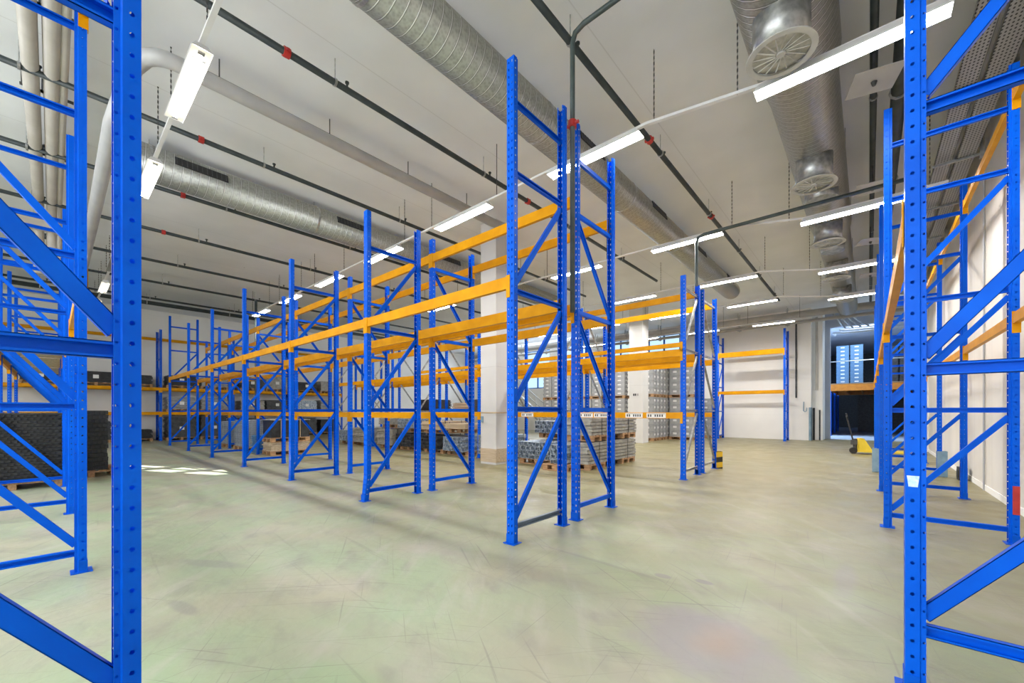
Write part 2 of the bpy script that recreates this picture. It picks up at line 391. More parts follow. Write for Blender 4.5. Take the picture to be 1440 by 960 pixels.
# next hall
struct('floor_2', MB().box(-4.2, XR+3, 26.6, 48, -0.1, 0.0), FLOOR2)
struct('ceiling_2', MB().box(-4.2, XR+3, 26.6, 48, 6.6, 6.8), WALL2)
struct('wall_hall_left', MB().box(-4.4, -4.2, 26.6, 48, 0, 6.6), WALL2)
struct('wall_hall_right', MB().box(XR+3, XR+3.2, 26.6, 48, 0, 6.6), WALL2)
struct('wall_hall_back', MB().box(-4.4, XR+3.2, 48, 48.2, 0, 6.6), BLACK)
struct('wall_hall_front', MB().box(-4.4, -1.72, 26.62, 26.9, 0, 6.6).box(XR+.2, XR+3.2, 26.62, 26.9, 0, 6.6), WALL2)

# ------------------------------------------------------------------ pallet racking
PITCH = 0.077
def upright_mesh(H):
    """front face at y=0 (towards -y), 0.10 wide, 0.10 deep; holes are real"""
    mb = MB()
    def strip(p0, p1, holes, hw, hh, skew=0.0, phase=0.5):
        # strip between plan points p0,p1, extruded to H, one hole per pitch at given fraction positions
        n = int(H/PITCH); L_ = math.hypot(p1[0]-p0[0], p1[1]-p0[1])
        def P(u, z): return (p0[0]+(p1[0]-p0[0])*u, p0[1]+(p1[1]-p0[1])*u, z)
        if not holes:
            mb.quad(P(0,0), P(1,0), P(1,H), P(0,H)); return
        edges = [0.0]
        for a, b in zip(holes[:-1], holes[1:]): edges.append((a+b)/2)
        edges.append(1.0)
        for h, (u0, u1) in zip(holes, zip(edges[:-1], edges[1:])):
            for i in range(n):
                z0, z1 = i*PITCH, (i+1)*PITCH if i < n-1 else H
                zc = (i+phase)*PITCH; du = hw/L_
                outer = [(u0,z0),(h,z0),(u1,z0),(u1,zc),(u1,z1),(h,z1),(u0,z1),(u0,zc)]
                sk = skew*(1 if h > 0.5 else -1)/L_
                inner = [(h-du*.7, zc-hh*.7),(h-sk, zc-hh),(h+du*.7, zc-hh*.7),(h+du, zc),(h+du*.7, zc+hh*.7),(h+sk, zc+hh),(h-du*.7, zc+hh*.7),(h-du, zc)]
                b0 = len(mb.v)
                mb.v += [P(*q) for q in outer] + [P(*q) for q in inner]
                for k in range(8):
                    mb.f.append((b0+k, b0+(k+1)%8, b0+8+(k+1)%8, b0+8+k))
    w = 0.05
    strip((-w,0), (w,0), [0.27, 0.73], 0.007, 0.016, 0.004)
    strip((w,0), (w,.052), [0.5], 0.008, 0.009)
    strip((-w,.052), (-w,0), [0.5], 0.008, 0.009)
    strip((w,.052), (w-.010,.057), None, 0, 0)
    strip((-w+.010,.057), (-w,.052), None, 0, 0)
    strip((w-.010,.057), (w-.010,.075), [0.55], 0.005, 0.006)
    strip((-w+.010,.075), (-w+.010,.057), [0.45], 0.005, 0.006)
    strip((w-.010,.075), (w-.022,.075), None, 0, 0)
    strip((-w+.022,.075), (-w+.010,.075), None, 0, 0)
    return mb.mesh('upright', BLUE)
def plate_mesh():
    return MB().box(-.075, .075, -.035, .10, 0, .008).box(-.054, .054, -.004, .0, 0, .10).box(.051,.055, 0,.052, 0,.10).box(-.055,-.051,0,.052,0,.10).mesh('base_plate', BLUE_WORN)
def brace_mesh(name, y0, z0, y1, z1, mat, w=0.056, flip=False):
    d = Vector((0, y1-y0, z1-z0)); L_ = d.length; t = d.normalized(); n = Vector((0, -t.z, t.y)); o = Vector((0, y0, z0)); x = Vector((1,0,0))
    M = Matrix(((x.x, t.x, n.x, o.x), (x.y, t.y, n.y, o.y), (x.z, t.z, n.z, o.z), (0,0,0,1)))
    s = -1 if flip else 1
    mb = MB()
    mb.box(*sorted((s*-.018, s*-.015)), 0, L_, -w/2, w/2, M)
    mb.box(*sorted((s*-.018, s*.018)), 0, L_, -w/2, -w/2+.003, M)
    mb.box(*sorted((s*-.018, s*.018)), 0, L_, w/2-.003, w/2, M)
    mb.box(*sorted((s*.015, s*.018)), 0, L_, -w/2, -w/2+.012, M)
    mb.box(*sorted((s*.015, s*.018)), 0, L_, w/2-.012, w/2, M)
    return mb.mesh(name, mat)
PLATE = plate_mesh()
def rack_frame(loc, rotz, H, label, group, D=1.0, zs=(.17, 1.43, 2.70, 3.97), top=True, bmat=None, flip=False, bw=.056, lowmat=None, bent=False):
    bmat = bmat or BLUE
    f = empty('rack_frame', label, 'rack frame', loc, rotz, group)
    ume = cached(('up', round(H, 2)), lambda: upright_mesh(H))
    for k in (0, 1):
        u = mobj('upright', ume, f, (0, 0, 0.0) if k == 0 else (0, D, 0), None if k == 0 else PI)
        mobj('base_plate', PLATE, u)
        if bent and k == 0:
            me = ume.copy()
            for v in me.vertices:
                if v.co.z < .42: v.co.x -= (.42-v.co.z)/.42*.075
            u.data = me; u.children[0].location.x = -.075
            u['label'] = 'upright with its foot bent sideways'
    zl = [z for z in zs if z < H-.1]
    hz = list(zl)
    if top and H - zl[-1] > .8: hz.append(H-.44)
    key = (round(D, 3), bmat.name, flip, bw)
    for z in hz:
        hm_ = lowmat if lowmat and z == hz[0] else bmat
        mobj('horizontal_brace', cached(('hb', z, hm_.name)+key, lambda: brace_mesh('horizontal_brace', .062, z, D-.062, z, hm_, bw, flip)), f)
    for a, b in zip(zl[:-1], zl[1:]):
        mobj('diagonal_brace', cached(('db', a, b)+key, lambda: brace_mesh('diagonal_brace', .065, a+.07, D-.065, b-.07, bmat, bw, not flip)), f)
    return f

def beam_meshes(L_, h, d):
    mb = MB()
    # box beam with a small step along the upper inner edge
    poly = [(0, 0), (d, 0), (d, h-.02), (d-.012, h-.02), (d-.012, h), (0, h)]
    mb.prism(poly, -L_/2, L_/2)
    me = mb.mesh('rack_beam', YEL)
    def conn(s):
        c = MB()
        x = s*L_/2
        c.box(*sorted((x, x+s*.048)), -.008, -.003, -.10, h+.01)
        c.box(*sorted((x-s*.004, x)), -.008, d+.005, -.10, h+.01)
        for k in range(3):
            zc = -.075+k*.075
            c.box(*sorted((x+s*.018, x+s*.028)), -.0095, -.008, zc, zc+.03)
        return c.mesh('end_connector', YEL)
    return me, conn(-1), conn(1)
SLOT = None
def rack_beam(p0, p1, z, face, label, group, h=.13, d=.05, labels=None):
    """beam between two frame centres (x,y) along a row; face = rotation so that local -y looks outwards"""
    L_ = round(math.hypot(p1[0]-p0[0], p1[1]-p0[1]) - .10, 3)
    bm_, ca, cb = cached(('beam', L_, h, d), lambda: beam_meshes(L_, h, d))
    o = mobj('rack_beam', bm_, None, ((p0[0]+p1[0])/2, (p0[1]+p1[1])/2, z-h), face)
    tag(o, label, 'rack beam', group)
    mobj('end_connector', ca, o); mobj('end_connector', cb, o)
    if labels:
        for (x, wd, kind) in labels:
            pl = mobj('number_plate', MB().box(x-wd/2, x+wd/2, -.006, -.001, .012, h-.015).mesh('number_plate', LABELW if kind else YEL), o)
            ink = MB()
            if kind:
                n = int(wd/.055)
                for k in range(n):
                    if k == n//3: continue
                    xx = x-wd/2+.03+k*.05
                    ink.box(xx, xx+.028, -.008, -.006, .035, .085)
                ink.box(x-wd/2+.02, x+wd/2-.02, -.008, -.006, .092, .099)
                mobj('print', ink.mesh('print', INK), pl)
    return o

GREYBR = noise_mat('grey_blue_brace', (.14, .19, .26), (.2, .26, .34), 5, .4)
XA = [-2.86, -5.87, -8.9, -12.0, -15.15, -18.4, -21.9]
YA0, YA1, YB0, YB1 = 3.22, 4.22, 4.47, 5.49
hA = [5.17, 4.53, 4.53, 4.55, 4.55, 4.6, 5.4]
for i, x in enumerate(XA):
    posn = 'tallest, at the aisle end' if i == 0 else '%s from the aisle end' % ORD[i]
    rack_frame((x, YA0, 0), 0, hA[i], 'blue rack frame, front double rack, front side, %s' % posn, 'blue upright frames, front double rack, front side', lowmat=GREYBR if i == 0 else None, bent=(i == 1))
    rack_frame((x, YB1, 0), PI, hA[i]-.05 if i < 6 else 4.5, 'blue rack frame, front double rack, rear side, %s' % posn, 'blue upright frames, front double rack, rear side', D=1.02)
def bay(i): return '%s bay' % ORD[i]
G1 = 'yellow beams of the front double rack'
for i in range(6):
    a, b2 = XA[i], XA[i+1]
    nm = 'front double rack'
    rack_beam((a, YA0), (b2, YA0), 2.85, 0, 'yellow beam along the aisle face of the %s, %s' % (nm, bay(i)), G1)
    rack_beam((a, YA1), (b2, YA1), 2.80, PI, 'yellow beam inside the front half of the %s, %s' % (nm, bay(i)), G1, h=.15)
    rack_beam((a, YB0), (b2, YB0), 4.21, 0, 'top inner yellow beam in the %s rear half, %s' % (nm, bay(i)), G1, h=.14)
    rack_beam((a, YB0), (b2, YB0), 2.80, 0, 'middle inner yellow beam in the %s rear half, %s' % (nm, bay(i)), G1, h=.15)
    rack_beam((a, YB1), (b2, YB1), 4.25, PI, 'top rear yellow beam of the %s, %s' % (nm, bay(i)), G1, h=.14)
    rack_beam((a, YB1), (b2, YB1), 2.82, PI, 'middle rear yellow beam of the %s, %s' % (nm, bay(i)), G1, h=.14)
    if i >= 1:
        rack_beam((a, YB0), (b2, YB0), 1.39, 0, 'low inner yellow beam in the %s rear half, %s' % (nm, bay(i)), G1, h=.11)
        rack_beam((a, YB1), (b2, YB1), 1.39, PI, 'low rear yellow beam of the %s, %s' % (nm, bay(i)), G1, h=.11)

XC = [-2.88, -5.9, -8.93, -12.0, -15.15, -18.3]
YC0, YC1, YD0, YD1 = 8.60, 9.58, 9.84, 10.92
for i, x in enumerate(XC):
    posn = 'first from the aisle end' if i == 0 else '%s from the aisle end' % ORD[i]
    rack_frame((x, YC0, 0), 0, 4.22, 'grey-braced blue frame, second double rack, front side, %s' % posn, 'blue upright frames, second double rack, front side', D=.98, bmat=GALV, bw=.045)
    rack_frame((x, YD1, 0), PI, 4.2, 'grey-braced blue frame, second double rack, rear side, %s' % posn, 'blue upright frames, second double rack, rear side', D=1.08, bmat=GALV, bw=.045)
G2 = 'yellow beams of the second double rack'
for i in range(5):
    a, b2 = XC[i], XC[i+1]
    nm = 'second double rack'
    labs = [(.95, .42, 1), (.45, .40, 1), (-.35, .42, 1), (-.8, .42, 1)] if i == 0 else ([(.4, .42, 1), (-.5, .42, 1)] if i == 1 else None)
    rack_beam((a, YC0), (b2, YC0), 1.39, 0, 'low front yellow beam of the %s, %s' % (nm, bay(i)), G2, labels=labs)
    rack_beam((a, YC0), (b2, YC0), 2.70, 0, 'middle front yellow beam of the %s, %s' % (nm, bay(i)), G2, h=.14)
    if i < 3: rack_beam((a, YC0), (b2, YC0), 2.84, 0, 'thin yellow beam on the middle front beam, %s, %s' % (nm, bay(i)), G2, h=.09)
    rack_beam((a, YC1), (b2, YC1), 4.10, PI, 'top yellow beam inside the front half of the %s, %s' % (nm, bay(i)), G2, h=.14)
    rack_beam((a, YC1), (b2, YC1), 2.70, PI, 'middle yellow beam inside the front half of the %s, %s' % (nm, bay(i)), G2, h=.14)
    rack_beam((a, YD0), (b2, YD0), 2.70, 0, 'middle inner yellow beam in the %s rear half, %s' % (nm, bay(i)), G2, h=.14)
    rack_beam((a, YD1), (b2, YD1), 4.10, PI, 'top rear yellow beam of the %s, %s' % (nm, bay(i)), G2, h=.14)
    rack_beam((a, YD1), (b2, YD1), 2.70, PI, 'middle rear yellow beam of the %s, %s' % (nm, bay(i)), G2, h=.14)
    rack_beam((a, YD1), (b2, YD1), 1.38, PI, 'low rear yellow beam of the %s, %s' % (nm, bay(i)), G2, h=.11)

# end wall rack (faces +X)
YH = [-2.5, .5, 3.49, 6.5, 9.5, 12.5]
XH = -25.8
for i, y in enumerate(YH):
    rack_frame((XH, y, 0), PI/2, 5.4, 'blue rack frame standing against the far left end wall, %s from the left' % ORD[i], 'frames of the end wall rack')
for i in range(5):
    a, b2 = YH[i], YH[i+1]
    for z, nm in ((5.10, 'top'), (2.58, 'middle'), (1.40, 'low')):
        for k, (x, fc, side) in enumerate(((XH, PI/2, 'front'), (XH-1.0, -PI/2, 'rear'))):
            if z > 5 and k == 0: continue
            rack_beam((x, a), (x, b2), z, fc, '%s %s yellow beam of the end wall rack, %s from the left' % (nm, side, bay(i)), 'beams of the end wall rack', h=.14)

# rack on the back wall
XE = [-3.02, -5.95]
for i, x in enumerate(XE):
    rack_frame((x, 23.1, 0), 0, 5.4, 'blue rack frame at the back wall, %s end of its single bay' % ('right' if i == 0 else 'left'), 'frames of the back wall rack')
for z, h, nm in ((4.46, .24, 'upper'), (2.46, .14, 'lower')):
    rack_beam((XE[0], 23.1), (XE[1], 23.1), z, 0, 'front %s yellow beam of the bay at the white back wall' % nm, 'beams of the back wall rack', h=h)
    rack_beam((XE[0], 24.1), (XE[1], 24.1), z, PI, 'rear %s yellow beam of the bay at the white back wall' % nm, 'beams of the back wall rack', h=.14)

# near left rack (faces +Y)
XF = [-2.12, -5.20, -8.28, -11.35, -14.4, -17.45, -20.5]
YFf = .205
for i, x in enumerate(XF):
    zz = (.32, 1.63, 2.87, 4.1) if i == 0 else (.17, 1.45, 2.76, 4.0)
    rack_frame((x, (.2245, .204)[min(i, 1)], 0), PI, 5.2, 'blue rack frame of the left rack, %s from the camera' % ('nearest' if i == 0 else ORD[i]), 'frames of the left rack', zs=zz, flip=True, bw=.062 if i == 0 else .056)
for i in range(6):
    a, b2 = XF[i], XF[i+1]
    for z, nm in ((4.98, 'upper'), (2.66, 'middle')):
        if z < 3 and i < 1: continue
        if z > 3 and i > 0: continue
        rack_beam((a, YFf), (b2, YFf), z, PI, '%s aisle side yellow beam of the left rack, %s' % (nm, bay(i)), 'beams of the left rack')
        rack_beam((a, YFf-1.0), (b2, YFf-1.0), z, 0, '%s rear yellow beam of the left rack, %s' % (nm, bay(i)), 'beams of the left rack')
    if i >= 3:
        o = mobj('chipboard_deck', cached('deck', lambda: MB().box(-1.42, 1.42, -.49, .49, 0, .025).mesh('chipboard_deck', PLY)), None, ((a+b2)/2, YFf-.5, 2.66))
        tag(o, 'chipboard shelf deck lying on the left rack beams, %s' % bay(i), 'shelf deck', 'chipboard decks of the left rack')

# right rack (faces -X)
YG = [2.86, 6.74, 9.74, 12.75, 15.8, 18.85]
XG = .135
for i, y in enumerate(YG):
    zz = (.32, 1.61, 2.90, 4.18) if i == 0 else (.15, 1.42, 2.70, 3.97)
    f = rack_frame((XG, y, 0), -PI/2, 5.07, 'blue rack frame of the right wall rack, %s from the camera' % ('nearest' if i == 0 else ORD[i]), 'frames of the right wall rack', D=1.05, zs=zz, bw=.062 if i == 0 else .056)
    if i == 0:
        mb = MB().quad((-.0535, .018, 1.03), (-.0535, .075, 1.03), (-.0535, .068, 1.085), (-.0535, .010, 1.085))
        u = [c for c in f.children if c.name.startswith('upright')][0]
        # a torn paper sticker on the side of the front upright
        mb = MB().quad((.0515, .012, 1.03), (.0515, .045, 1.03), (.0515, .051, 1.085), (.0515, .006, 1.085))
        s = mobj('torn_sticker', mb.mesh('torn_sticker', PAPERB), u)
    if i == 1:
        u = [c for c in f.children if c.name.startswith('upright')][1]
        mobj('red_tag', MB().box(-.058, -.052, .0, .05, .32, .62).mesh('red_tag', RED), u)
for i in range(5):
    a, b2 = YG[i], YG[i+1]
    rack_beam((XG, a), (XG, b2), 2.47, -PI/2, 'aisle side yellow beam of the right wall rack, %s' % bay(i), 'beams of the right wall rack')
    for z, nm in ((4.80, 'upper'), (2.45, 'lower')):
        rack_beam((XG+1.05, a), (XG+1.05, b2), z, PI/2, '%s wall side yellow beam of the right wall rack, %s' % (nm, bay(i)), 'beams of the right wall rack', h=.12)

# column guards
def guard(loc, rotz, mat, h, label):
    mb = MB()
    poly = [(-.075, -.04), (.075, -.04), (.075, .12), (.068, .12), (.068, -.03), (-.068, -.03), (-.068, .12), (-.075, .12)]
    n = len(poly)
    mb.v += [(x, y, 0) for x, y in poly] + [(x, y, h) for x, y in poly]
    for k in range(n): mb.f.append((k, (k+1) % n, n+(k+1) % n, n+k))
    mb.f.append(tuple(reversed(range(n)))); mb.f.append(tuple(range(n, 2*n)))
    o = mobj('post_guard', mb.mesh('post_guard', mat), None, loc, rotz); tag(o, label, 'post guard'); return o
guard((XG-.04, 12.75, 0), -PI/2, GUARD, .55, 'grey blue steel guard round the aisle foot of the right rack')
guard((XG+1.09, 12.75, 0), PI/2, GUARD, .55, 'grey blue steel guard round the wall side foot of the right rack')
guard((-2.80, 11.0, 0), PI*.75, HAZ, .42, 'black and yellow striped guard at the rear foot of the second rack')
o = mobj('floor_box', MB().box(-.06, .06, -.15, .15, 0, .26).box(-.07, -.06, -.1, .1, .05, .2).mesh('floor_box', BLACK), None, (1.44, 12.4, 0)); tag(o, 'small black box on the floor against the right wall', 'box')

# ------------------------------------------------------------------ pallets and goods
def pallet_meshes(w, d):
    dk = MB()
    for k in range(5):
        y = -d/2 + k*(d-.12)/4; dk.box(-w/2, w/2, y, y+.12, .122, .144)
    for x in (-w/2, -.07, w/2-.145): dk.box(x, x+.145, -d/2, d/2, .1, .122)
    sk = MB()
    for x in (-w/2, -.07, w/2-.145): sk.box(x, x+.145, -.05, .05, .022, .1)
    sk.box(-w/2, w/2, -.05, .05, 0, .022)
    return dk.mesh('deck', WOOD), sk.mesh('skid', WOOD)
def pallet(x, y, z, label, rotz=0, w=1.2, d=.8, group=None):
    dk, sk = cached(('pal', w, d), lambda: pallet_meshes(w, d))
    e = empty('wooden_pallet', label, 'pallet', (x, y, z), rotz, group)
    mobj('deck', dk, e)
    for yy in (-d/2+.05, 0, d/2-.05): mobj('skid', sk, e, (0, yy, 0))
    return e

def profile_mesh(w, l, h, mat, cw=.08, ch=.115):
    """bundle of C profiles running along local y"""
    mb = MB(); nx = int(w/cw); nz = int(h/ch); r = random.Random(3)
    for i in range(nx):
        for k in range(nz):
            x = -w/2 + i*cw; z = k*ch; j = r.uniform(-.02, .02); t = .012
            y0, y1 = -l/2+j, l/2+j
            mb.box(x+.002, x+t, y0, y1, z+.004, z+ch-.004)
            if (i+k) % 2: mb.box(x+t, x+cw-.008, y0, y1, z+.004, z+.016); mb.box(x+t, x+cw-.02, y0, y1, z+ch-.016, z+ch-.004)
            else: mb.box(x+t, x+cw-.008, y0, y1, z+ch-.016, z+ch-.004); mb.box(x+cw-.024, x+cw-.012, y0, y1, z+.02, z+ch-.016)
    return mb.mesh('steel_profiles', mat)
def slat_mesh(w, l, h, mat, ch=.055):
    mb = MB(); nz = max(1, int(h/ch)); r = random.Random(5)
    for k in range(nz):
        j = r.uniform(-.025, .025); jx = r.uniform(-.008, .008)
        mb.box(-w/2+jx, w/2+jx, -l/2+j, l/2+j, k*ch, k*ch+ch*.74)
        mb.box(-w/2+jx+.035, w/2+jx-.035, -l/2+j+.04, l/2+j-.04, k*ch+ch*.74, k*ch+ch)
    return mb.mesh('steel_slats', mat)
def straps(w, l, h, ys, t=.004):
    mb = MB()
    for y in ys:
        mb.box(-w/2-.015-t, -w/2-.015, y-.012, y+.012, 0, h).box(w/2+.015, w/2+.015+t, y-.012, y+.012, 0, h).box(-w/2-.015, w/2+.015, y-.012, y+.012, h, h+t)
    return mb.mesh('strap', BLACK)
def bundle(kind, x, y, z, w, l, h, label, mat, group=None, rotz=0):
    if kind == 'p': me = cached(('prof', w, l, h, mat.name), lambda: profile_mesh(w, l, h, mat)); nm = 'profile_bundle'
    else: me = cached(('slat', w, l, h, mat.name), lambda: slat_mesh(w, l, h, mat, .085 if mat is STEELG else .055)); nm = 'slat_bundle'
    o = mobj(nm, me, None, (x, y, z), rotz); tag(o, label, 'steel bundle', group)
    for q in (-l*.3, l*.3): mobj('strap', cached(('strap', w, l, h), lambda: straps(w, l, h, (0,))), o, (0, q, 0))
    return o
PZ = .144
# goods in the second rack, floor level: front ends at Y = 8.4
def stack_pb(x, yc, w, l, h, desc, mat, z=0, kind='p', group=None):
    for k, yy in enumerate(([yc-l/2+.45, yc+l/2-.45] if l > 1.3 else [yc])):
        pallet(x, yy, z, 'pallet under %s%s' % (desc, '' if l <= 1.3 else (', front one' if k == 0 else ', rear one')), 0, min(1.2, round(w+.02, 2)), .8, 'pallets in the second rack')
    bundle(kind, x, yc, z+PZ, w, l, h, desc, mat, group)
stack_pb(-6.62, 9.6, 1.15, 2.3, .50, 'bluish steel profile bundle right of the first white column', STEELB)
stack_pb(-6.75, 9.75, .86, 1.2, .38, 'smaller dark profile bundle stacked right of the first white column', STEELB, .66)
stack_pb(-5.40, 9.72, .78, 2.6, .52, 'large grey slat bundle nearest the second rack end frame', STEELG, 0, 's')
stack_pb(-5.40, 9.85, .74, 2.5, .44, 'upper grey slat bundle nearest the second rack end frame', STEELG, .68, 's')
mb_ = profile_mesh
o = mobj('profile_bundle', cached(('prof', .45, .3, .5, 'x'), lambda: profile_mesh(.45, .3, .5, STEELB)), None, (-5.62, 8.22, PZ)); tag(o, 'short curled steel ends in front of the grey slat bundle', 'steel bundle')
pallet(-5.62, 8.15, 0, 'wooden pallet under the short curled steel ends', 0, .7, .5)
xs = [(-8.32, .95, .62, 'bluish curled profile bundle just left of the first white column', STEELB, 'p'),
      (-9.95, 1.0, .56, 'dark blue profile bundle second left of the first white column', STEELB, 'p'),
      (-11.2, 1.0, .50, 'dark profile bundle third left of the first white column', CHAR, 'p'),
      (-12.7, 1.0, .50, 'charcoal profile bundle fourth left of the first white column', CHAR, 'p'),
      (-14.0, 1.05, .62, 'grey slat stack fifth left of the first white column', STEELG, 's'),
      (-16.0, 1.0, .62, 'grey slat stack sixth left of the first white column', STEELG, 's'),
      (-17.3, 1.0, .5, 'dark profile bundle seventh left of the first white column', STEELB, 'p')]
for x, w, h, ds, mt, kd in xs:
    stack_pb(x, 9.05, w, 1.2, h, ds, mt, 0, kd)
for x, w, h, ds, mt, kd in [(-9.95, 1.0, .2, 'beige boards stacked on the second bundle left of the white column', PLY, 's'),
                            (-11.2, 1.0, .3, 'beige boards stacked on the third bundle left of the white column', PLY, 's'),
                            (-12.7, .9, .35, 'dark profiles stacked on the fourth bundle left of the white column', STEELB, 'p'),
                            (-14.0, 1.0, .3, 'grey slats stacked on the fifth stack left of the white column', STEELG, 's')]:
    stack_pb(x, 9.1, w, 1.2, h, ds, mt, {-9.95: .72, -11.2: .66, -12.7: .66, -14.0: .78}[x], kd)
# goods on low rear shelf of the second rack and behind it
for k, (x, h, mt, ds) in enumerate([(-10.1, .45, CHAR, 'dark wrapped stack on the low shelf behind the staircase side'), (-11.2, .35, PLY, 'flat beige board stack on the low shelf of the second rack'),
                                    (-13.4, .5, BLACK, 'black stack on the low shelf of the second rack')]):
    bundle('s', x, 10.38, 1.40, 1.0, .95, h, ds, mt)

# strapped crate on boards, in the first rack
LX, LY = -14.64, 5.19
pallet(LX, LY, 0, 'wooden pallet carrying the strapped plywood boards in the front double rack', PI/2, 1.2, .8)
o = mobj('plywood_boards', slat_mesh(.74, 1.2, .28, PLY, .056), None, (LX, LY, PZ)); tag(o, 'stack of plywood boards on the pallet in the front double rack', 'boards')
pallet(LX, LY, PZ+.28, 'wooden pallet on top of the plywood boards under the black crate', PI/2, 1.2, .8)
zb = PZ*2+.28
e = empty('black_crate', 'large black crate with a grey strapped lid on top of plywood boards', 'crate', (LX, LY, zb))
mobj('body', MB().box(-.37, .37, -.58, .58, 0, .56).mesh('body', BLACK), e)
mobj('lid', MB().box(-.40, .40, -.61, .61, .56, .59).mesh('lid', STEELG), e)
for y in (-.3, .28):
    mobj('strap', MB().box(.41, .415, y-.012, y+.012, 0.002, .59).box(-.415, .415, y-.012, y+.012, .59, .594).box(-.415, -.41, y-.012, y+.012, 0.002, .59).mesh('strap', PLY), e)
# blue tarp sheet next to it
mb = MB().box(-.03, .03, -.5, .5, 0, .62)
o = mobj('blue_sheet_stack', slat_mesh(.5, .9, .62, noise_mat('blue_film', (.05, .16, .36), (.1, .26, .5), 6, .4), .075), None, (-15.75, 5.0, 0)); tag(o, 'blue film wrapped stack left of the large black crate', 'stack')

# trays: alternating ribs so that a stack reads as a lattice
def tray_mesh(w, d, h, mat, off):
    mb = MB()
    mb.box(-w/2, w/2, -d/2, d/2, h*.72, h*.96)
    mb.box(-w/2+.03, w/2-.03, -d/2+.03, d/2-.03, 0, h*.72)
    p = .075
    n = int(w/p)
    for i in range(n):
        x = -w/2+.02 + i*p + off*p/2
        if x+.035 > w/2: continue
        mb.box(x, x+.04, -d/2+.004, -d/2+.03, .004, h*.72).box(x, x+.04, d/2-.03, d/2-.004, .004, h*.72)
    n = int(d/p)
    for i in range(n):
        y = -d/2+.02 + i*p + off*p/2
        if y+.035 > d/2: continue
        mb.box(-w/2+.004, -w/2+.03, y, y+.04, .004, h*.72).box(w/2-.03, w/2-.004, y, y+.04, .004, h*.72)
    return mb.mesh('tray', mat)
def tray_stack(x, y, z, w, d, h, n, mat, label, group, jit=.0, rotz=0):
    for k in range(n):
        me = cached(('tray', w, d, h, mat.name, k % 2), lambda: tray_mesh(w, d, h, mat, k % 2))
        o = mobj('tray', me, None, (x+random.uniform(-jit, jit), y+random.uniform(-jit, jit), z+k*h), rotz)
        tag(o, label, 'tray', group)
pallet(-12.05, -.47, 0, 'wooden pallet under the wide black tray stack in the left rack', 0, 1.2, 1.2)
tray_stack(-12.05, -.47, PZ, 1.2, 1.2, .058, 21, BLACK, 'black lattice tray in the wide stack on the pallet in the left rack', 'black trays of the wide stack')
mobj('lid', MB().box(-.6, .6, -.6, .6, 0, .02).mesh('lid', CHAR), None, (-12.05, -.47, PZ+21*.058))
o = bpy.data.objects[-1] if False else [q for q in COL.objects if q.name == 'lid'][-1] if any(q.name == 'lid' and q.parent is None for q in COL.objects) else None
for q in COL.objects:
    if q.parent is None and q.type == 'MESH' and q.name.startswith('lid'): tag(q, 'flat dark lid on top of the wide black tray stack', 'lid')
pallet(-13.1, .56, 0, 'dark pallet under the narrow black tray stack beside the left rack', 0, 1.2, .8)
tray_stack(-13.1, .50, PZ, 1.2, .62, .092, 14, BLACK, 'black tray with deep rim in the narrow stack beside the left rack', 'black trays of the narrow stack', .012)
# pale corrugated trays in the first rack
GREYTRAY = noise_mat('pale_grey_tray', (.30, .34, .38), (.46, .5, .54), 8, .4, .3)
pallet(-17.3, 4.95, 0, 'pallet under the pale grey tray stack in the front double rack', 0, 1.2, .9)
tray_stack(-17.3, 4.95, PZ, 1.15, .85, .08, 12, GREYTRAY, 'pale grey corrugated tray in the front stack of the front double rack', 'pale grey trays, front stack', .015)
pallet(-19.4, 4.95, 0, 'pallet under the farther grey tray stack in the front double rack', 0, 1.2, .9)
tray_stack(-19.4, 4.95, PZ, 1.15, .85, .08, 11, GREYTRAY, 'grey corrugated tray in the farther stack of the front double rack', 'pale grey trays, farther stack', .015)

# goods on the end wall rack
def wrapped(x, y, z, w, d, h, label, mat, ch=.06):
    me = cached(('wr', w, d, h, mat.name, ch), lambda: slat_mesh(w, d, h, mat, ch))
    o = mobj('panel_stack', me, None, (x, y, z)); tag(o, label, 'panel stack', 'stacks on the end wall rack'); 
    lab = MB().box(w/2+.034, w/2+.038, -.1, .08, h*.35, h*.35+.16)
    mobj('paper_label', lab.mesh('paper_label', LABELW), o)
    return o
hz = [(-1.7, 0, 'p', .95, BLACK), (-.25, 0, 's', .7, CHAR), (1.2, 0, 's', .85, CHAR), (2.6, 0, 's', .42, BLACK), (4.3, 0, 's', 1.05, CHAR), (5.65, 0, 's', 1.1, CHAR), (7.3, 0, 's', .95, BLACK), (8.65, 0, 's', .9, STEELG), (10.3, 0, 's', .9, CHAR), (11.7, 0, 's', .8, BLACK),
      (4.3, 1.40, 's', .62, WRAP), (5.65, 1.40, 's', .6, WRAP), (7.4, 1.40, 's', .5, STEELG), (8.65, 1.40, 's', .55, CHAR), (10.3, 1.40, 's', .55, STEELB), (11.7, 1.40, 's', .6, WRAP),
      (-.3, 2.58, 's', .4, BLACK), (1.3, 2.58, 's', .48, BLACK), (2.6, 2.58, 's', .42, BLACK), (4.3, 2.58, 's', .5, BLACK), (5.65, 2.58, 's', .42, WRAP), (7.4, 2.58, 's', .6, CHAR), (8.65, 2.58, 's', .75, STEELG), (10.3, 2.58, 's', .5, BLACK), (11.7, 2.58, 's', .6, STEELG)]
lev = {0: 'floor', 1.40: 'low shelf', 2.58: 'middle shelf'}
cnt = {}
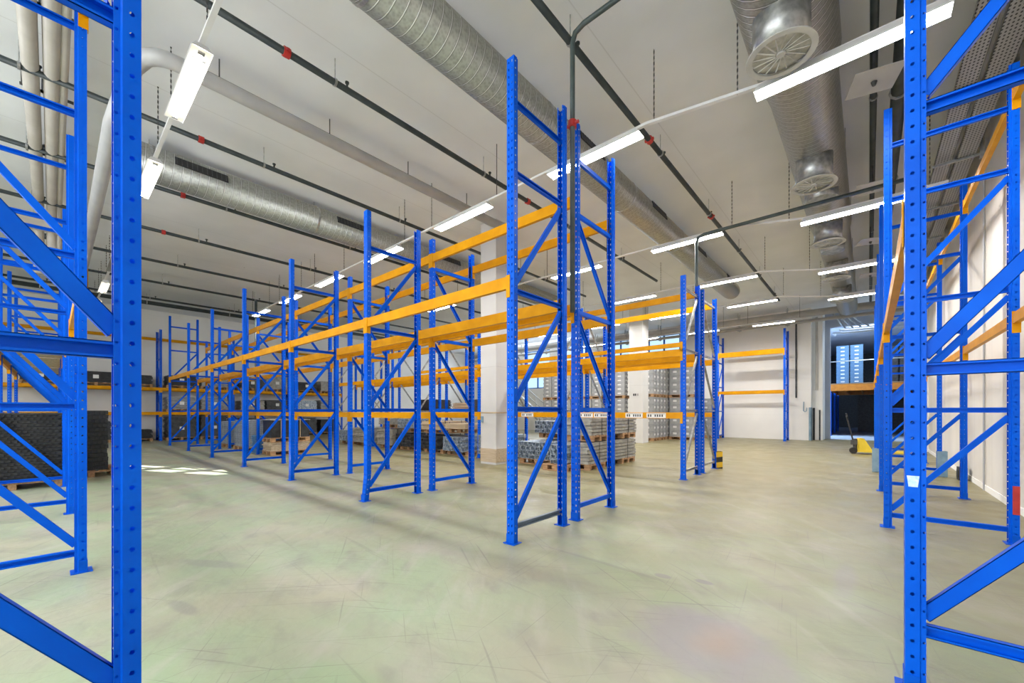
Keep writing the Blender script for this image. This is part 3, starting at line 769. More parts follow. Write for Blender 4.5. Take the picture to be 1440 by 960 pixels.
for y, z, k, h, mt in hz:
    cnt[z] = cnt.get(z, 0)+1
    tone = {BLACK: 'black', CHAR: 'charcoal', STEELG: 'grey', STEELB: 'bluish', WRAP: 'film wrapped'}[mt]
    who = '%s panel stack, %s of the end wall rack, %s from the left' % (tone, lev[z], ORD[cnt[z]-1])
    pallet(XH-.45, y, z, 'wooden pallet under the %s end wall %s stack, %s from the left' % (tone, lev[z], ORD[cnt[z]-1]), 0, 1.0, 1.2, 'pallets on the end wall rack')
    wrapped(XH-.45, y, z+PZ, 1.0, 1.15, h, who, mt)

# totes
def tote_meshes(w, d, h, mat):
    mb = MB(); t = .015
    a, b = w/2-.018, d/2-.018
    mb.box(-a+.02, a-.02, -b+.02, b-.02, 0, .02)
    # tapered walls
    def ring(z, x, y): return [(-x,-y,z),(x,-y,z),(x,y,z),(-x,y,z)]
    n = len(mb.v); mb.v += ring(0, a-.02, b-.02)+ring(h-.05, a-.006, b-.006)+ring(h-.05, a+.006, b+.006)+ring(h, a+.006, b+.006)+ring(h, a-.01, b-.01)+ring(.03, a-.03, b-.03)
    for k in range(5):
        for j in range(4):
            q = n+k*4
            mb.f.append((q+j, q+(j+1)%4, q+4+(j+1)%4, q+4+j))
    # ribs
    for s in (-1, 1):
        for x in (-w*.3, 0, w*.3): mb.box(x-.01, x+.01, *sorted((s*(b-.012), s*(b+.004))), .03, h-.05)
        for y in (-d*.3, d*.3): mb.box(*sorted((s*(a-.012), s*(a+.004))), y-.01, y+.01, .03, h-.05)
    body = mb.mesh('tote', mat)
    l1 = MB().box(-.09, .09, -b-.008, -b-.004, h*.36, h*.66).mesh('label_holder', TOTEL)
    l2 = MB().box(a+.004, a+.008, -.07, .07, h*.36, h*.66).mesh('label_holder', TOTEL)
    return body, (l1, l2)
def tote_pallet(px, py, pz, nz, h, label, plabel, group, mat=None, cells=((-.3,-.2),(.3,-.2),(-.3,.2),(.3,.2))):
    mat = mat or TOTE
    pallet(px, py, pz, plabel, 0, 1.2, .8, 'pallets under totes')
    body, lab = cached(('tote', h, mat.name), lambda: tote_meshes(.6, .4, h, mat))
    for k in range(nz):
        for cx, cy in cells:
            o = mobj('tote', body, None, (px+cx, py+cy, pz+PZ+k*h)); tag(o, label, 'tote', group)
            if cy < 0: mobj('label_holder', lab[0], o)
            if cx > 0: mobj('label_holder', lab[1], o)
RF = ((-.3,-.2),(.3,-.2),(.3,.2))
FR = ((-.3,-.2),(.3,-.2))
SD = ((.3,-.2),(.3,.2))
tp = [(-8.35, 19.45, RF, .33, 6, 'nearest pallet right of the second white column'), (-8.35, 20.32, SD, .33, 6, 'second pallet right of the second white column'),
      (-8.35, 21.2, SD, .33, 6, 'hindmost pallet right of the second white column'),
      (-7.1, 21.3, RF, .33, 6, 'third pallet right of the second white column'), (-7.1, 22.2, SD, .33, 6, 'fourth pallet right of the second white column')]
for x, y, cells, h, n, nm in tp:
    for lv in (0, 1):
        z = lv*(n*h+PZ+.01)
        tote_pallet(x, y, z, n, h, 'grey tote in the %s load on the %s' % ('upper' if lv else 'lower', nm), 'wooden pallet of the %s grey tote load, %s' % ('upper' if lv else 'lower', nm), 'totes, %s %s' % ('upper' if lv else 'lower', nm), None, cells)
tote_pallet(-6.65, 23.8, 0, 6, .33, 'grey plastic tote stacked low at the back wall rack', 'pallet under the low tote stack at the back wall rack', 'totes at the back wall rack', None, ((-.0,-.2), ))
for k, x in enumerate((-9.75, -11.05, -12.35, -13.65)):
    nm = ORD[k]+' pallet left of the second white column'
    for lv in (0, 1):
        z = lv*(9*.215+PZ+.01)
        tote_pallet(x, 19.3, z, 9, .215, 'shallow tote, %s load on the %s' % ('upper' if lv else 'lower', nm), 'pallet of the %s shallow tote load, %s' % ('upper' if lv else 'lower', nm), 'shallow totes, %s %s' % ('upper' if lv else 'lower', nm), None, FR)

# ------------------------------------------------------------------ steel stair (far, behind the racks)
e = empty('steel_stair', 'grey steel staircase with railing beyond the racks at the back wall', 'staircase', (-19.5, 21.5, 0))
mb = MB()
for s in (0, .9):
    mb.tube([(0, s, 3.0), (4.0, s, 0)], .06, 6)
mobj('stringer', mb.mesh('stringer', GALV), e)
mb = MB()
for k in range(14): mb.box(4.0-k*.285-.28, 4.0-k*.285, 0, .9, .2+k*.21, .23+k*.21)
mobj('tread', mb.mesh('tread', GALV), e)
mb = MB()
for s in (0, .9):
    mb.tube([(0, s, 4.0), (4.0, s, 1.0)], .025, 6).tube([(0, s, 3.5), (4.0, s, .5)], .018, 6)
    for k in range(5): mb.tube([(k, s, 3.0-k*.75), (k, s, 4.0-k*.75)], .02, 6)
mobj('railing', mb.mesh('railing', GALV), e)

# ------------------------------------------------------------------ pallet truck
e = empty('pallet_truck', 'yellow hand pallet truck with black handle parked before the doorway', 'pallet truck', (-.30, 17.9, 0), -PI*.46)
# local: forks along +y, handle at y<0
mb = MB().box(-.27, -.11, .12, 1.2, .07, .12).box(.11, .27, .12, 1.2, .07, .12)
mobj('forks', mb.mesh('forks', JACKY), e)
mb = MB().prism([(-.02,.07),(.42,.07),(.36,.14),(.15,.52),(.03,.52)], -.25, -.22).prism([(-.02,.07),(.42,.07),(.36,.14),(.15,.52),(.03,.52)], .22, .25).box(-.25,.25,.0,.03,.10,.50).box(-.25,.25,.03,.15,.49,.52)
mobj('body', mb.mesh('body', JACKY), e)
mb = MB().tube([(0,-.05,.12),(0,-.05,.5)], .06, 12).box(-.09, .09, -.16, .0, .3, .46)
mobj('pump', mb.mesh('pump', CHAR), e)
for s in (-1, 1): mobj('wheel', MB().tube([(s*.04,-.1,.1),(s*.10,-.1,.1)], .1, 18).mesh('wheel', RUBBER), e)
mb = MB().tube([(0,-.1,.42),(0,-.26,1.18)], .022, 8)
mobj('shaft', mb.mesh('shaft', BLACK), e)
mb = MB().tube([(0,-.26,1.16),(-.12,-.27,1.24),(-.13,-.28,1.34),(.13,-.28,1.34),(.12,-.27,1.24),(0,-.26,1.16)], .016, 8)
mobj('handle', mb.mesh('handle', BLACK), e)

# ------------------------------------------------------------------ next hall contents
ORANGE = noise_mat('orange_steel', (.55, .17, .015), (.66, .23, .02), 5, .45)
e = empty('steel_platform', 'orange steel mezzanine platform with joists in the next hall', 'platform', (0, 30, 0))
for q in (0, 8): mobj('edge_beam', MB().box(-1.75, 4.4, q, q+.08, 2.62, 2.98).mesh('edge_beam', ORANGE), e)
mb = MB()
for k in range(9): mb.box(-1.75+k*.7, -1.69+k*.7, .1, 8, 2.66, 2.92)
mobj('joist', mb.mesh('joist', ORANGE), e)
mobj('deck', MB().box(-1.75, 4.4, 0, 8.1, 3.0, 3.04).mesh('deck', WOOD), e)
mobj('post', MB().box(-1.75, -1.65, 0, .1, 0, 2.62).mesh('post', BLUE), e); mobj('post', MB().box(-1.75, -1.65, 4, 4.1, 0, 2.62).mesh('post', BLUE), e); mobj('post', MB().box(-1.75, -1.65, 8, 8.1, 0, 2.62).mesh('post', BLUE), e)
mobj('rail', MB().tube([(-1.7, 0, 4.3), (4.3, 0, 4.3)], .03, 8).tube([(-1.7, 0, 4.3), (-1.7, 0, 3.0)], .03, 8).mesh('rail', GALV), e)
body, lab = tote_meshes(.6, .4, .22, TOTEB)
for c in range(2):
    for k in range(10):
        o = mobj('tote', body, None, (-1.15+c*.62, 30.6, 3.042+k*.22)); tag(o, 'blue plastic tote in the %s column on the orange platform' % ('left' if c == 0 else 'right'), 'tote', 'blue totes, %s column' % ('left' if c == 0 else 'right'))
        mobj('label_holder', lab[0], o)
for c in range(3):
    for k in range(7):
        o = mobj('tote', cached('darktote', lambda: tote_meshes(.6, .4, .3, CHAR)[0]), None, (.95+c*.64, 31.6, 3.042+k*.3)); tag(o, 'dark plastic tote in the shaded block on the orange platform', 'tote', 'dark totes on the platform')
o = mobj('wall_partition', MB().box(-1.9, -1.8, 31, 40, 0, 2.6).mesh('wall_partition', SASH), None); tag(o, 'partition wall under the orange platform, blue daylight put into its colour', 'partition')  # saturated blue stands in for the bluish daylight on this wall
o = mobj('dark_backing', MB().box(-.6, 4.4, 38.2, 38.3, 0, 2.6).mesh('dark_backing', BLACK), None); tag(o, 'dark backing at the rear under the platform', 'backing')  # plain black backing at the rear end below the deck
e = empty('hall_spot_lamp', 'small bright spot lamp hanging above the totes in the next hall', 'lamp', (.55, 36, 5.2))
mobj('shade', MB().tube([(0,0,.25),(0,0,.0)], [.08,.2], 16).mesh('shade', CHAR), e)
mobj('bulb', MB().tube([(0,0,-.02),(0,0,-.06)], .12, 12).mesh('bulb', TUBE), e)
mobj('cable', MB().tube([(0,0,.25),(0,0,1.4)], .01, 5).mesh('cable', BLACK), e)

# ------------------------------------------------------------------ ceiling services
def pipe_y(x, z, y0, y1, r, label, mat=DARKP, coup=(), name='sprinkler_pipe', hang=3.0, heads=True, group='sprinkler pipes'):
    o = mobj(name, MB().tube([(x, y0, z), (x, y1, z)], r, 10).mesh(name, mat, True), None); tag(o, label, 'pipe', group)
    for y in coup:
        mobj('coupling', MB().tube([(x, y-.04, z), (x, y+.04, z)], r*1.4, 10).box(x-r*1.75, x+r*1.75, y-.018, y+.018, z-.018, z+.018).mesh('coupling', RED), o)
    y = y0+1.2
    hm = cached(('hang', z, r), lambda: MB().tube([(0, 0, z), (0, 0, H_ROOM)], .007, 5).tube([(0, -.015, z), (0, .015, z)], r*1.25, 10).mesh('hanger', GALV))
    sm = cached(('head', z, r), lambda: MB().tube([(0, 0, z+r-.01), (0, 0, z+r+.045), (0, 0, z+r+.05), (0, 0, z+r+.07)], [.016, .016, .03, .03], 8).mesh('sprinkler_head', DARKP))
    while y < y1:
        mobj('hanger', hm, o, (x, y, 0))
        if heads: mobj('sprinkler_head', sm, o, (x, y+.18, 0))
        y += hang
    return o
pipe_y(-2.88, 6.15, .2, 20.5, .045, 'dark sprinkler pipe passing above the tallest front rack frame', coup=(6.9, 10.6))
pipe_y(-5.78, 6.15, -1.5, 14.5, .045, 'dark sprinkler pipe second from the aisle, with red coupling', coup=(2.05, 7.1))
pipe_y(-8.75, 6.15, -1.5, 14.5, .042, 'dark sprinkler pipe between grey drain and left duct', coup=(1.72,))
pipe_y(-11.3, 6.15, -1.5, 14.5, .042, 'dark sprinkler pipe just beyond the left duct', coup=(1.9,))
pipe_y(-14.0, 6.15, -1.5, 14.5, .042, 'dark sprinkler pipe second beyond the left duct', coup=(1.95,))
pipe_y(-16.85, 6.15, -1.5, 14.5, .042, 'dark sprinkler pipe third beyond the left duct')
pipe_y(-19.6, 6.15, -1.5, 14.5, .042, 'dark sprinkler pipe fourth beyond the left duct')
pipe_y(-22.5, 6.15, -1.5, 14.5, .042, 'dark sprinkler pipe fifth beyond the left duct')
pipe_y(-23.35, 6.12, -1.5, 14.5, .085, 'thick dark main pipe nearest the far left wall', heads=False)
pipe_y(.05, 6.15, 1.0, 23.2, .042, 'dark sprinkler pipe right of the large right duct', coup=(5.0,))
pipe_y(.33, 6.1, 1.0, 23.2, .09, 'thick dark pipe above the right wall rack', coup=(), heads=False)

# drop pipes
DROPM = noise_mat('grey_green_pipe', (.05, .07, .07), (.08, .105, .105), 5, .45)
def drop(pts, r, label, valve=None):
    o = mobj('drop_pipe', MB().tube(pts, r, 10).mesh('drop_pipe', DROPM, True), None); tag(o, label, 'pipe', 'drop pipes')
    if valve:
        mobj('valve', MB().tube([(valve[0], valve[1], valve[2]-.04), (valve[0], valve[1], valve[2]+.04)], r*1.7, 10).tube([(valve[0]-.09, valve[1], valve[2]), (valve[0]+.09, valve[1], valve[2])], .02, 8).mesh('valve', RED), o)
    return o
drop([(-2.81, 4.345, 2.66), (-2.81, 4.345, 6.05), (-2.77, 4.345, 6.16), (-2.65, 4.345, 6.2), (-1.25, 4.345, 6.2)], .032, 'dark drop pipe with red valve between the tallest frames', (-2.81, 4.345, 5.03))
drop([(-2.95, 9.71, 1.2), (-2.95, 9.71, 5.25), (-2.91, 9.71, 5.36), (-2.79, 9.71, 5.4), (.52, 9.71, 5.4)], .035, 'dark drop pipe between second rack end frames, turning right')
drop([(-19.6, 5.75, 0), (-19.6, 5.75, 6.15)], .05, 'dark vertical drop pipe far left behind the front racks')
o = mobj('wall_pipe', MB().tube([(-2.72, 24.5, 2.1), (-2.72, 24.5, 5.9)], .04, 8).mesh('wall_pipe', CHAR), None); tag(o, 'dark vertical pipe on the back wall right of the rack frame', 'pipe')

# grey drain pipe with elbow
pts = [(-7.05, 7.9, 6.12), (-7.05, 1.15, 6.12)]
for k in range(1, 6):
    a = k/6*PI/2; pts.append((-7.05-.32*(1-math.cos(a)), 1.12-.32*math.sin(a), 6.12))
pts += [(-7.42, .72, 6.02), (-7.7, .60, 5.55), (-8.1, .57, 5.5), (-24, .60, 5.5)]
o = mobj('drain_pipe', MB().tube(pts, .10, 14).mesh('drain_pipe', GREYP, True), None); tag(o, 'thick light grey drain pipe bending left under the ceiling', 'pipe')
hm = MB().tube([(0, 0, 6.2), (0, 0, H_ROOM)], .009, 5).mesh('hanger', CHAR)
for y in (1.6, 3.2, 4.8, 6.4): mobj('hanger', hm, o, (-7.05, y, 0))
mobj('hanger_rail', MB().box(-7.075, -7.035, 1.3, 7.9, 6.215, 6.235).mesh('hanger_rail', CHAR), o)
for k, y in enumerate((-.16, -.02)):
    pass
for k, (y, r, nm) in enumerate(((-.20, .085, 'left'), (.0, .085, 'middle'), (.11, .05, 'thin right'))):
    o = mobj('ceiling_pipe', MB().tube([(-2.0, y, 6.2), (-14.0, y, 6.2), (-14.3, y, 6.1), (-14.4, y, 5.8), (-14.4, y, 4.6)], r, 12).mesh('ceiling_pipe', BEIGEP, True), None)
    tag(o, 'beige ceiling pipe at upper left, %s of the three parallel pipes' % nm, 'pipe', 'beige pipes at the upper left')
    for x in (-5.2, -6.3, -7.5, -9.5, -11.8): mobj('bracket', MB().box(x-.02, x+.02, y-.12, y+.12, 6.29, 6.32).tube([(x, y-.1, 6.3), (x, y-.1, 6.5)], .01, 5).mesh('bracket', CHAR), o)
o = mobj('ceiling_beam_box', MB().box(-13.9, -13.6, -2.2, .12, 5.45, 5.65).mesh('ceiling_beam_box', BEIGEP), None); tag(o, 'beige box duct crossing behind the left rack frames', 'box duct')

# ducts along Y
def duct(x, z, segs, label, mat, n=28):
    e = empty('ventilation_duct', label, 'duct', (x, 0, z), 0, 'spiral ventilation ducts')
    pts = [(0, y, 0) for y, r in segs]; rs = [r for y, r in segs]
    # dense rings so that the swept normal stays along y
    o = mobj('duct_pipe', MB().tube(pts, rs, n).mesh('duct_pipe', mat, True), e)
    return e
d1 = duct(-.70, 5.99, [(1.2, .45), (6.4, .45), (7.0, .40), (12.6, .39), (13.0, .35), (23.2, .34)], 'large spiral zinc duct with round diffusers at right', DUCTF)
d2 = duct(-4.01, 6.08, [(-3, .31), (17.3, .31), (17.5, .29), (17.62, .2)], 'spiral zinc duct above the tallest front rack frame', DUCT)
d3 = duct(-10.1, 6.05, [(1.05, .32), (14.5, .32), (14.7, .29), (14.8, .2)], 'spiral zinc duct at left with dark slot vents', DUCT)
def vents(e, x, r, ys, ang):
    ca, sa = math.cos(ang), math.sin(ang)
    for y in ys:
        mb = MB(); M = Matrix.Translation((0, y, 0)) @ Matrix.Rotation(ang, 4, 'Y')
        mb.box(-.075, .075, -.42, .42, -r-.012, -r+.05, M)
        v = mobj('slot_vent', mb.mesh('slot_vent', BLACK), e)
        fr = MB()
        for k in range(11): fr.box(-.07, .07, -.40+k*.078, -.385+k*.078, -r-.018, -r-.012, M)
        mobj('vane', fr.mesh('vane', CHAR), v)
# slots look to the aisle and slightly up
vents(d3, -10.1, .32, (1.95, 5.05, 8.2), -PI*.58)
vents(d2, -4.0, .31, (6.4, 9.5, 12.7, 16.0), -PI*.58)
for dd, ys in ((d2, (2.2, 5.2, 8.2, 11.2, 14.2)), (d3, (1.2, 4.2, 7.2, 10.2))):
    for y in ys: mobj('hanger', MB().tube([(0, 0, .3), (0, 0, .44)], .008, 5).tube([(0, -.02, 0), (0, .02, 0)], .318 if dd is d2 else .328, 28).mesh('hanger', GALV), dd, (0, y, 0))
# swirl diffusers of the big duct
FLANGE = noise_mat('diffuser_grey', (.50, .50, .47), (.58, .58, .55), 4, .45)
def swirl(y, zb, parent):
    st = mobj('diffuser_neck', MB().tube([(0, y, -.25), (0, y, zb+.02)], .262, 28).mesh('diffuser_neck', GALV, True), parent)
    mb = MB(); n = 36
    for k in range(n):
        a0, a1 = 2*PI*k/n, 2*PI*(k+1)/n
        P = lambda a, r, z: (r*math.cos(a), y+r*math.sin(a), z)
        mb.quad(P(a0,.262,zb), P(a0,.322,zb), P(a1,.322,zb), P(a1,.262,zb))
        mb.quad(P(a0,.322,zb), P(a0,.322,zb+.012), P(a1,.322,zb+.012), P(a1,.322,zb))
        mb.quad(P(a0,.322,zb+.012), P(a0,.262,zb+.012), P(a1,.262,zb+.012), P(a1,.322,zb+.012))
    mobj('flange', mb.mesh('flange', FLANGE), st)
    mobj('dark_core', MB().tube([(0, y, zb+.10), (0, y, zb+.11)], .26, 28).mesh('dark_core', BLACK), st)
    mb = MB()
    for k in range(16):
        a = 2*PI*k/16
        M = Matrix.Translation((0, y, zb+.035)) @ Matrix.Rotation(a, 4, 'Z') @ Matrix.Rotation(.75, 4, 'X')
        mb.box(.05, .256, -.030, .030, -.003, .003, M)
    mb.tube([(0, y, zb), (0, y, zb+.05)], .04, 12)
    mobj('vanes', mb.mesh('vanes', FLANGE), st)
for y in (5.1, 8.5, 11.65, 14.9, 18.0): swirl(y, -.82 if y < 6 else -.77, d1)
for y, r in ((3.45, .30), (9.95, .27), (13.3, .25)):
    mobj('blank_cap', MB().tube([(0, y, -.2), (0, y, -.46 if y > 5 else -.56), (0, y, -.465 if y > 5 else -.565)], [r, r, r*.97], 28).mesh('blank_cap', GALV, True), d1)
hm = MB().tube([(0, 0, .1), (0, 0, .5)], .008, 5).mesh('hanger', GALV)
for y in (3.0, 6.3, 9.4, 12.4, 15.5, 18.5, 21.5):
    for x in (-.42, .42): mobj('hanger', hm, d1, (x*(1 if y < 6.5 else .9 if y < 13 else .8), y, 0))

# deflector plates under the pipe at right
for k, (x, y, z, rz) in enumerate(((.05, 7.15, 5.75, .25), (.05, 10.4, 5.7, .1), (.03, 13.8, 5.75, .3), (.03, 17.0, 5.7, .1))):
    o = mobj('deflector_plate', MB().box(-.25, .25, -.25, .25, -.004, .004).mesh('deflector_plate', GREYP), None, (x, y, z), rz)
    tag(o, 'square grey deflector plate hanging at upper right, %s from the camera' % ('nearest' if k == 0 else ORD[k]), 'plate', 'deflector plates')
    mobj('sprinkler_head', MB().tube([(0,0,-.06),(0,0,-.01)], [.02,.035], 8).tube([(0,0,0),(0,0,6.12-z)], .014, 6).mesh('sprinkler_head', CHAR), o)

# cable trays on the right
def perf_mat():
    m, nt, b = new_mat('perforated_zinc')
    N, L = nt.nodes, nt.links
    tc = N.new('ShaderNodeTexCoord')
    vo = N.new('ShaderNodeTexVoronoi'); vo.inputs['Scale'].default_value = 26; vo.inputs['Randomness'].default_value = 0.0
    mp = N.new('ShaderNodeMapping'); mp.inputs['Scale'].default_value = (1, .6, 1)
    L.new(tc.outputs['Object'], mp.inputs['Vector']); L.new(mp.outputs['Vector'], vo.inputs['Vector'])
    cr = N.new('ShaderNodeValToRGB'); cr.color_ramp.elements[0].position = .24; cr.color_ramp.elements[1].position = .3
    cr.color_ramp.elements[0].color = (.05, .05, .05, 1); cr.color_ramp.elements[1].color = (.40, .40, .39, 1)
    L.new(vo.outputs['Distance'], cr.inputs['Fac']); L.new(cr.outputs['Color'], b.inputs['Base Color'])
    b.inputs['Roughness'].default_value = .45; b.inputs['Metallic'].default_value = .4
    return m
PERF = perf_mat()
for k, (x0, x1, z, nm) in enumerate(((.92, 1.14, 6.0, 'left'), (1.18, 1.42, 5.96, 'right'))):
    o = mobj('cable_tray', MB().box(x0, x1, 1.0, 22, z, z+.006).box(x0, x0+.006, 1.0, 22, z, z+.07).box(x1-.006, x1, 1.0, 22, z, z+.07).mesh('cable_tray', PERF), None)
    tag(o, 'perforated zinc cable tray under the ceiling at right, %s of the pair' % nm, 'cable tray', 'cable trays')
    for j in range(4): mobj('cable', MB().tube([(x0+.04+j*.045, 1.0, z+.03), (x0+.045+j*.045, 11, z+.035), (x0+.04+j*.045, 22, z+.03)], .014, 6).mesh('cable', CHAR), o)
for k, y in enumerate((4.2, 6.4, 8.6, 10.8, 13.0, 15.2)):
    e = empty('tray_bracket', 'zinc wall bracket carrying the cable trays, %s from the camera' % ('nearest' if k == 0 else ORD[k]), 'bracket', (0, y, 0), 0, 'tray brackets')
    mobj('arm', MB().box(.88, 1.56, -.02, .02, 5.915, 5.955).mesh('arm', GALV), e)
    mobj('end_cap', MB().box(1.46, 1.52, -.025, .025, 5.86, 6.2).mesh('end_cap', GALV), e)

# brown insulated pipes along the back wall
for k, (z, y, r, x0, nm) in enumerate(((6.05, 23.6, .16, -26, 'thick'), (5.75, 23.9, .08, -26, 'thinner lower'))):
    o = mobj('insulated_pipe', MB().tube([(x0, y, z), (1.4, y, z)], r, 14).mesh('insulated_pipe', BEIGEP, True), None); tag(o, '%s beige insulated pipe running along the top of the back wall' % nm, 'pipe', 'insulated pipes')
    hm = MB().box(-.015, .015, y-.03, y+.03, z-r-.08, H_ROOM).box(-.09, .09, y-.05, y+.05, z-r-.04, z-r).mesh('hanger', GALV)
    for j in range(12): mobj('hanger', hm, o, (-24+j*2.1, 0, 0))
for k in range(4):
    z = 5.55+k*.2; y = 27.2+k*.5
    o = mobj('hall_pipe', MB().tube([(-1.4+k*.25, y+1.5, z+.1), (-1.4+k*.25, y, z), (-.9+k*.2, y, z-.05), (1.5, y, z-.05)], .05, 8).mesh('hall_pipe', GREYP, True), None)
    tag(o, 'grey pipe with bends over the doorway of the next hall, %s from below' % ORD[k], 'pipe', 'pipes over the doorway')
for k in range(4):
    o = mobj('hall_pipe', MB().tube([(-1.3+k*.22, 25.2, 6.2-.04*k), (-1.1+k*.22, 26.0, 5.9), (-.9+k*.3, 26.3, 5.6)], .04, 8).mesh('hall_pipe', GALV, True), None)
    tag(o, 'slanting zinc pipe below the ceiling at the doorway, %s from the left' % ORD[k], 'pipe', 'slanting pipes at the doorway')

# right wall conduits
for k, (y, z0, z1) in enumerate(((8.2, .0, 5.2), (11.0, .0, 5.6), (13.5, .0, 5.0))):
    o = mobj('conduit', MB().tube([(XR-.02, y, z0), (XR-.02, y, z1)], .014, 8).mesh('conduit', GREYP), None); tag(o, 'thin grey conduit running up the right wall, %s from the camera' % ('nearest' if k == 0 else ORD[k]), 'conduit', 'conduits on the right wall')
struct('trim_8', MB().box(XR-.12, XR, 16.2, 16.7, 0, H_ROOM), WALLW)
struct('trim_9', MB().box(XR-.10, XR, 20.2, 20.7, 0, H_ROOM), WALLW)
struct('baseboard_right', MB().box(XR-.012, XR, YF, 24.5, 0, .10), WALLW)
o = mobj('wall_outlet', MB().box(-.02, .0, -.05, .05, 0, .09).mesh('wall_outlet', BLACK), None, (XR-.001, 8.95, .32)); tag(o, 'small dark outlet low on the right wall', 'outlet')
o = mobj('hose_hook', MB().tube([(-2.42, 24.6, 1.9), (-2.42, 24.45, 1.45), (-2.36, 24.42, 1.4), (-2.30, 24.45, 1.45), (-2.30, 24.6, 1.6)], .018, 6).mesh('hose_hook', GUARD), None); tag(o, 'small bluish hook on the back wall beside the doorway', 'hook')

# ------------------------------------------------------------------ lights
def lamp_meshes():
    L_ = 1.62
    hs = MB(); w = .10; b = .075; h = .085
    n = len(hs.v)
    hs.v += [(-L_/2,-w,0),(L_/2,-w,0),(L_/2,w,0),(-L_/2,w,0),(-L_/2+.05,-b+.02,h),(L_/2-.05,-b+.02,h),(L_/2-.05,b-.02,h),(-L_/2+.05,b-.02,h)]
    hs.f += [(4,5,6,7),(0,1,5,4),(1,2,6,5),(2,3,7,6),(3,0,4,7)]
    hs.box(-L_/2, L_/2, -w-.002, -w+.004, -.012, .002).box(-L_/2, L_/2, w-.004, w+.002, -.012, .002)
    df = MB().quad((-L_/2+.015,-w+.006,.004), (-L_/2+.015,w-.006,.004), (L_/2-.015,w-.006,.004), (L_/2-.015,-w+.006,.004))
    tb = MB().tube([(-L_/2+.12, 0, -.004), (L_/2-.12, 0, -.004)], .016, 10)
    cl = MB()
    cl.box(.62-.008, .62+.008, -.06, .06, -.012, .0).box(.60, .76, -.006, .006, -.012, -.002).box(.74-.02, .74+.02, -.03, .03, -.02, .0)
    return hs.mesh('housing', WHITE), df.mesh('diffuser', REFL), df.mesh('diffuser', LAMP), tb.mesh('tube', TUBE), cl.mesh('tube_clip', GALV), df.mesh('diffuser', LOUVRE), df.mesh('diffuser', LAMPR)
HS, DFR, DFL, TB, CL, DFU, DFB = lamp_meshes()
X0 = -.22
LZ = 5.40
rows = [(1.10, range(1, 8), 'nearest left', 0), (5.60, range(0, 7), 'second', .20), (9.92, range(0, 5), 'third', .24), (13.7, range(0, 5), 'fourth', .26), (17.1, range(0, 5), 'fifth', .26), (21.6, range(1, 5), 'sixth', 0), (-3.3, range(0, 8), 'hindmost', 0)]  # last row is unseen behind the camera, added for its light
DUCTS = [(-.70, .45, 1, 23.2), (-4.01, .31, -3, 17.6), (-10.1, .32, -1, 14.8)]
for ri, (y, ks, nm, dz) in enumerate(rows):
    e = empty('light_rail', 'white lamp rail hung on chains, %s row from the camera' % nm, 'lamp rail', (0, y, LZ), 0, 'lamp rails')
    xa, xb = X0-3.05*max(ks)-1.1, X0-3.05*min(ks)+1.0
    if 0 in ks:
        x1, x0_ = X0-3.05+.9, X0-.75
        mb = MB().box(xa, x1, -.025, .025, .083, .118)
        pts = [(x1, .083), (x0_, .083-dz), (1.0, .083-dz)]
        for (pa, za), (pb, zb2) in zip(pts[:-1], pts[1:]):
            n = len(mb.v)
            for (px_, pz_) in ((pa, za), (pb, zb2)):
                mb.v += [(px_, -.025, pz_), (px_, .025, pz_), (px_, .025, pz_+.035), (px_, -.025, pz_+.035)]
            for q in range(4): mb.f.append((n+q, n+(q+1) % 4, n+4+(q+1) % 4, n+4+q))
            mb.f.append((n+3, n+2, n+1, n)); mb.f.append((n+4, n+5, n+6, n+7))
    else: mb = MB().box(xa, xb, -.025, .025, .083, .118)
    mobj('rail', mb.mesh('rail', WHITE), e)
    for k in ks:
        for dx in (1.0, -1.0):
            x = X0-3.05*k+dx
            if any(abs(x-dx_) < r_+.04 and ya_ < y < yb_ for dx_, r_, ya_, yb_ in DUCTS): continue
            zbase = .118-(dz if k == 0 else 0)
            def chain_mesh():
                mb = MB(); zz = zbase; i = 0; top = H_ROOM-LZ
                while zz < top:
                    if i % 2: mb.box(-.008, .008, -.002, .002, zz, min(zz+.045, top))
                    else: mb.box(-.002, .002, -.008, .008, zz, min(zz+.045, top))
                    zz += .04; i += 1
                return mb.mesh('chain', CHAR)
            mobj('chain', cached(('chain', round(zbase, 3)), chain_mesh), e, (x, 0, 0))
    for k in ks:
        x = X0-3.05*k
        unlit = (ri == 0 and k == 5)
        lab = ('unlit grey' if unlit else 'lit white')+' ceiling lamp, %s lamp row, %s from the right' % (nm, ORD[k-min(ks)])
        l = empty('ceiling_lamp', lab, 'lamp', (x, y, LZ-(dz if k == 0 else 0)), 0, 'fluorescent ceiling lamps')
        mobj('housing', HS, l)
        if unlit: mobj('diffuser', DFU, l)
        elif ri == 0:
            mobj('diffuser', DFR, l); mobj('tube', TB, l)
            for q in (-1, 1): mobj('tube_clip', CL, l, None, PI if q < 0 else None)
        else: mobj('diffuser', DFB if 2 <= ri <= 5 else DFL, l)

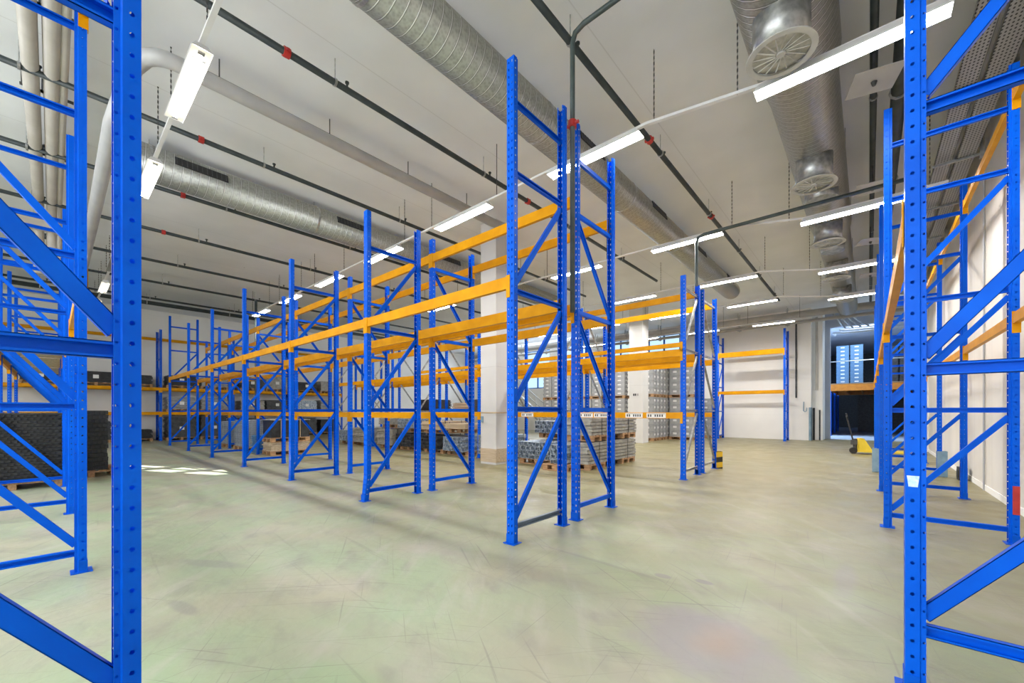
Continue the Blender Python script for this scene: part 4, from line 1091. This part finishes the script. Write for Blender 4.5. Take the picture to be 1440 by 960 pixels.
# daylight: sun, sky and soft skylight at the windows, plus an added front fill
sun = bpy.data.lights.new('sun', 'SUN'); sun.energy = 34; sun.angle = .002; sun.color = (1, .97, .92)
so = bpy.data.objects.new('sun', sun); COL.objects.link(so)
so.rotation_euler = Vector((1, .46, -.33)).to_track_quat('-Z', 'Y').to_euler()
def area(name, loc, rot, sx, sy, e, c):
    l = bpy.data.lights.new(name, 'AREA'); l.shape = 'RECTANGLE'; l.size = sx; l.size_y = sy; l.energy = e; l.color = c
    o = bpy.data.objects.new(name, l); COL.objects.link(o); o.location = loc; o.rotation_euler = rot; return o
for xa, xb, za, zb in FWN:
    area('window_skylight', ((xa+xb)/2, YF-.05, (za+zb)/2), (PI/2, 0, 0), xb-xa, zb-za, 130, (.86, .93, 1))
for xa, xb, za, zb in BW[2:]:
    area('window_skylight', ((xa+xb)/2, YB-.05, (za+zb)/2), (-PI/2, 0, 0), xb-xa, zb-za, 110, (.78, .88, 1))
area('front_fill', (-5.5, YF+.1, 3.2), (PI/2, 0, 0), 12, 4, 700, (.92, .96, 1))  # added fill lamp before the solid front wall, no opening behind it
area('hall_skylight', (-4.0, 31, 3.5), (0, -PI/2, 0), 4, 6, 700, (.5, .72, 1))
area('hall_skylight', (-.2, 28.5, 6.3), (0, 0, 0), 2, 2, 150, (.7, .85, 1))

w = bpy.data.worlds.new('world'); scene.world = w; w.use_nodes = True
nt = w.node_tree; bg = nt.nodes['Background']
sky = nt.nodes.new('ShaderNodeTexSky'); sky.sky_type = 'HOSEK_WILKIE' if 'HOSEK_WILKIE' in [i.identifier for i in sky.bl_rna.properties['sky_type'].enum_items] else sky.sky_type
sky.sun_direction = (-.8, -.4, .4); sky.turbidity = 3
mixn = nt.nodes.new('ShaderNodeMixRGB'); mixn.inputs['Fac'].default_value = .75; mixn.inputs['Color2'].default_value = (.55, .78, 1.0, 1)
nt.links.new(sky.outputs['Color'], mixn.inputs['Color1']); nt.links.new(mixn.outputs['Color'], bg.inputs['Color'])
bg.inputs['Strength'].default_value = 1.3

# ------------------------------------------------------------------ camera
f_px = 569.9
cam = bpy.data.cameras.new('camera'); cam.sensor_width = 36; cam.lens = f_px/1440*36; cam.shift_y = 99/1440; cam.clip_start = .05; cam.clip_end = 200
co = bpy.data.objects.new('camera', cam); COL.objects.link(co)
co.location = (0, 0, 1.4); co.rotation_euler = (PI/2, 0, math.radians(41.375))
scene.camera = co
scene.view_settings.view_transform = 'Standard'; scene.view_settings.look = 'None'
scene.view_settings.exposure = 0.46
scene.cycles.max_bounces = 8; scene.cycles.diffuse_bounces = 5
scene.cycles.use_denoising = True
scene.cycles.sample_clamp_indirect = 6
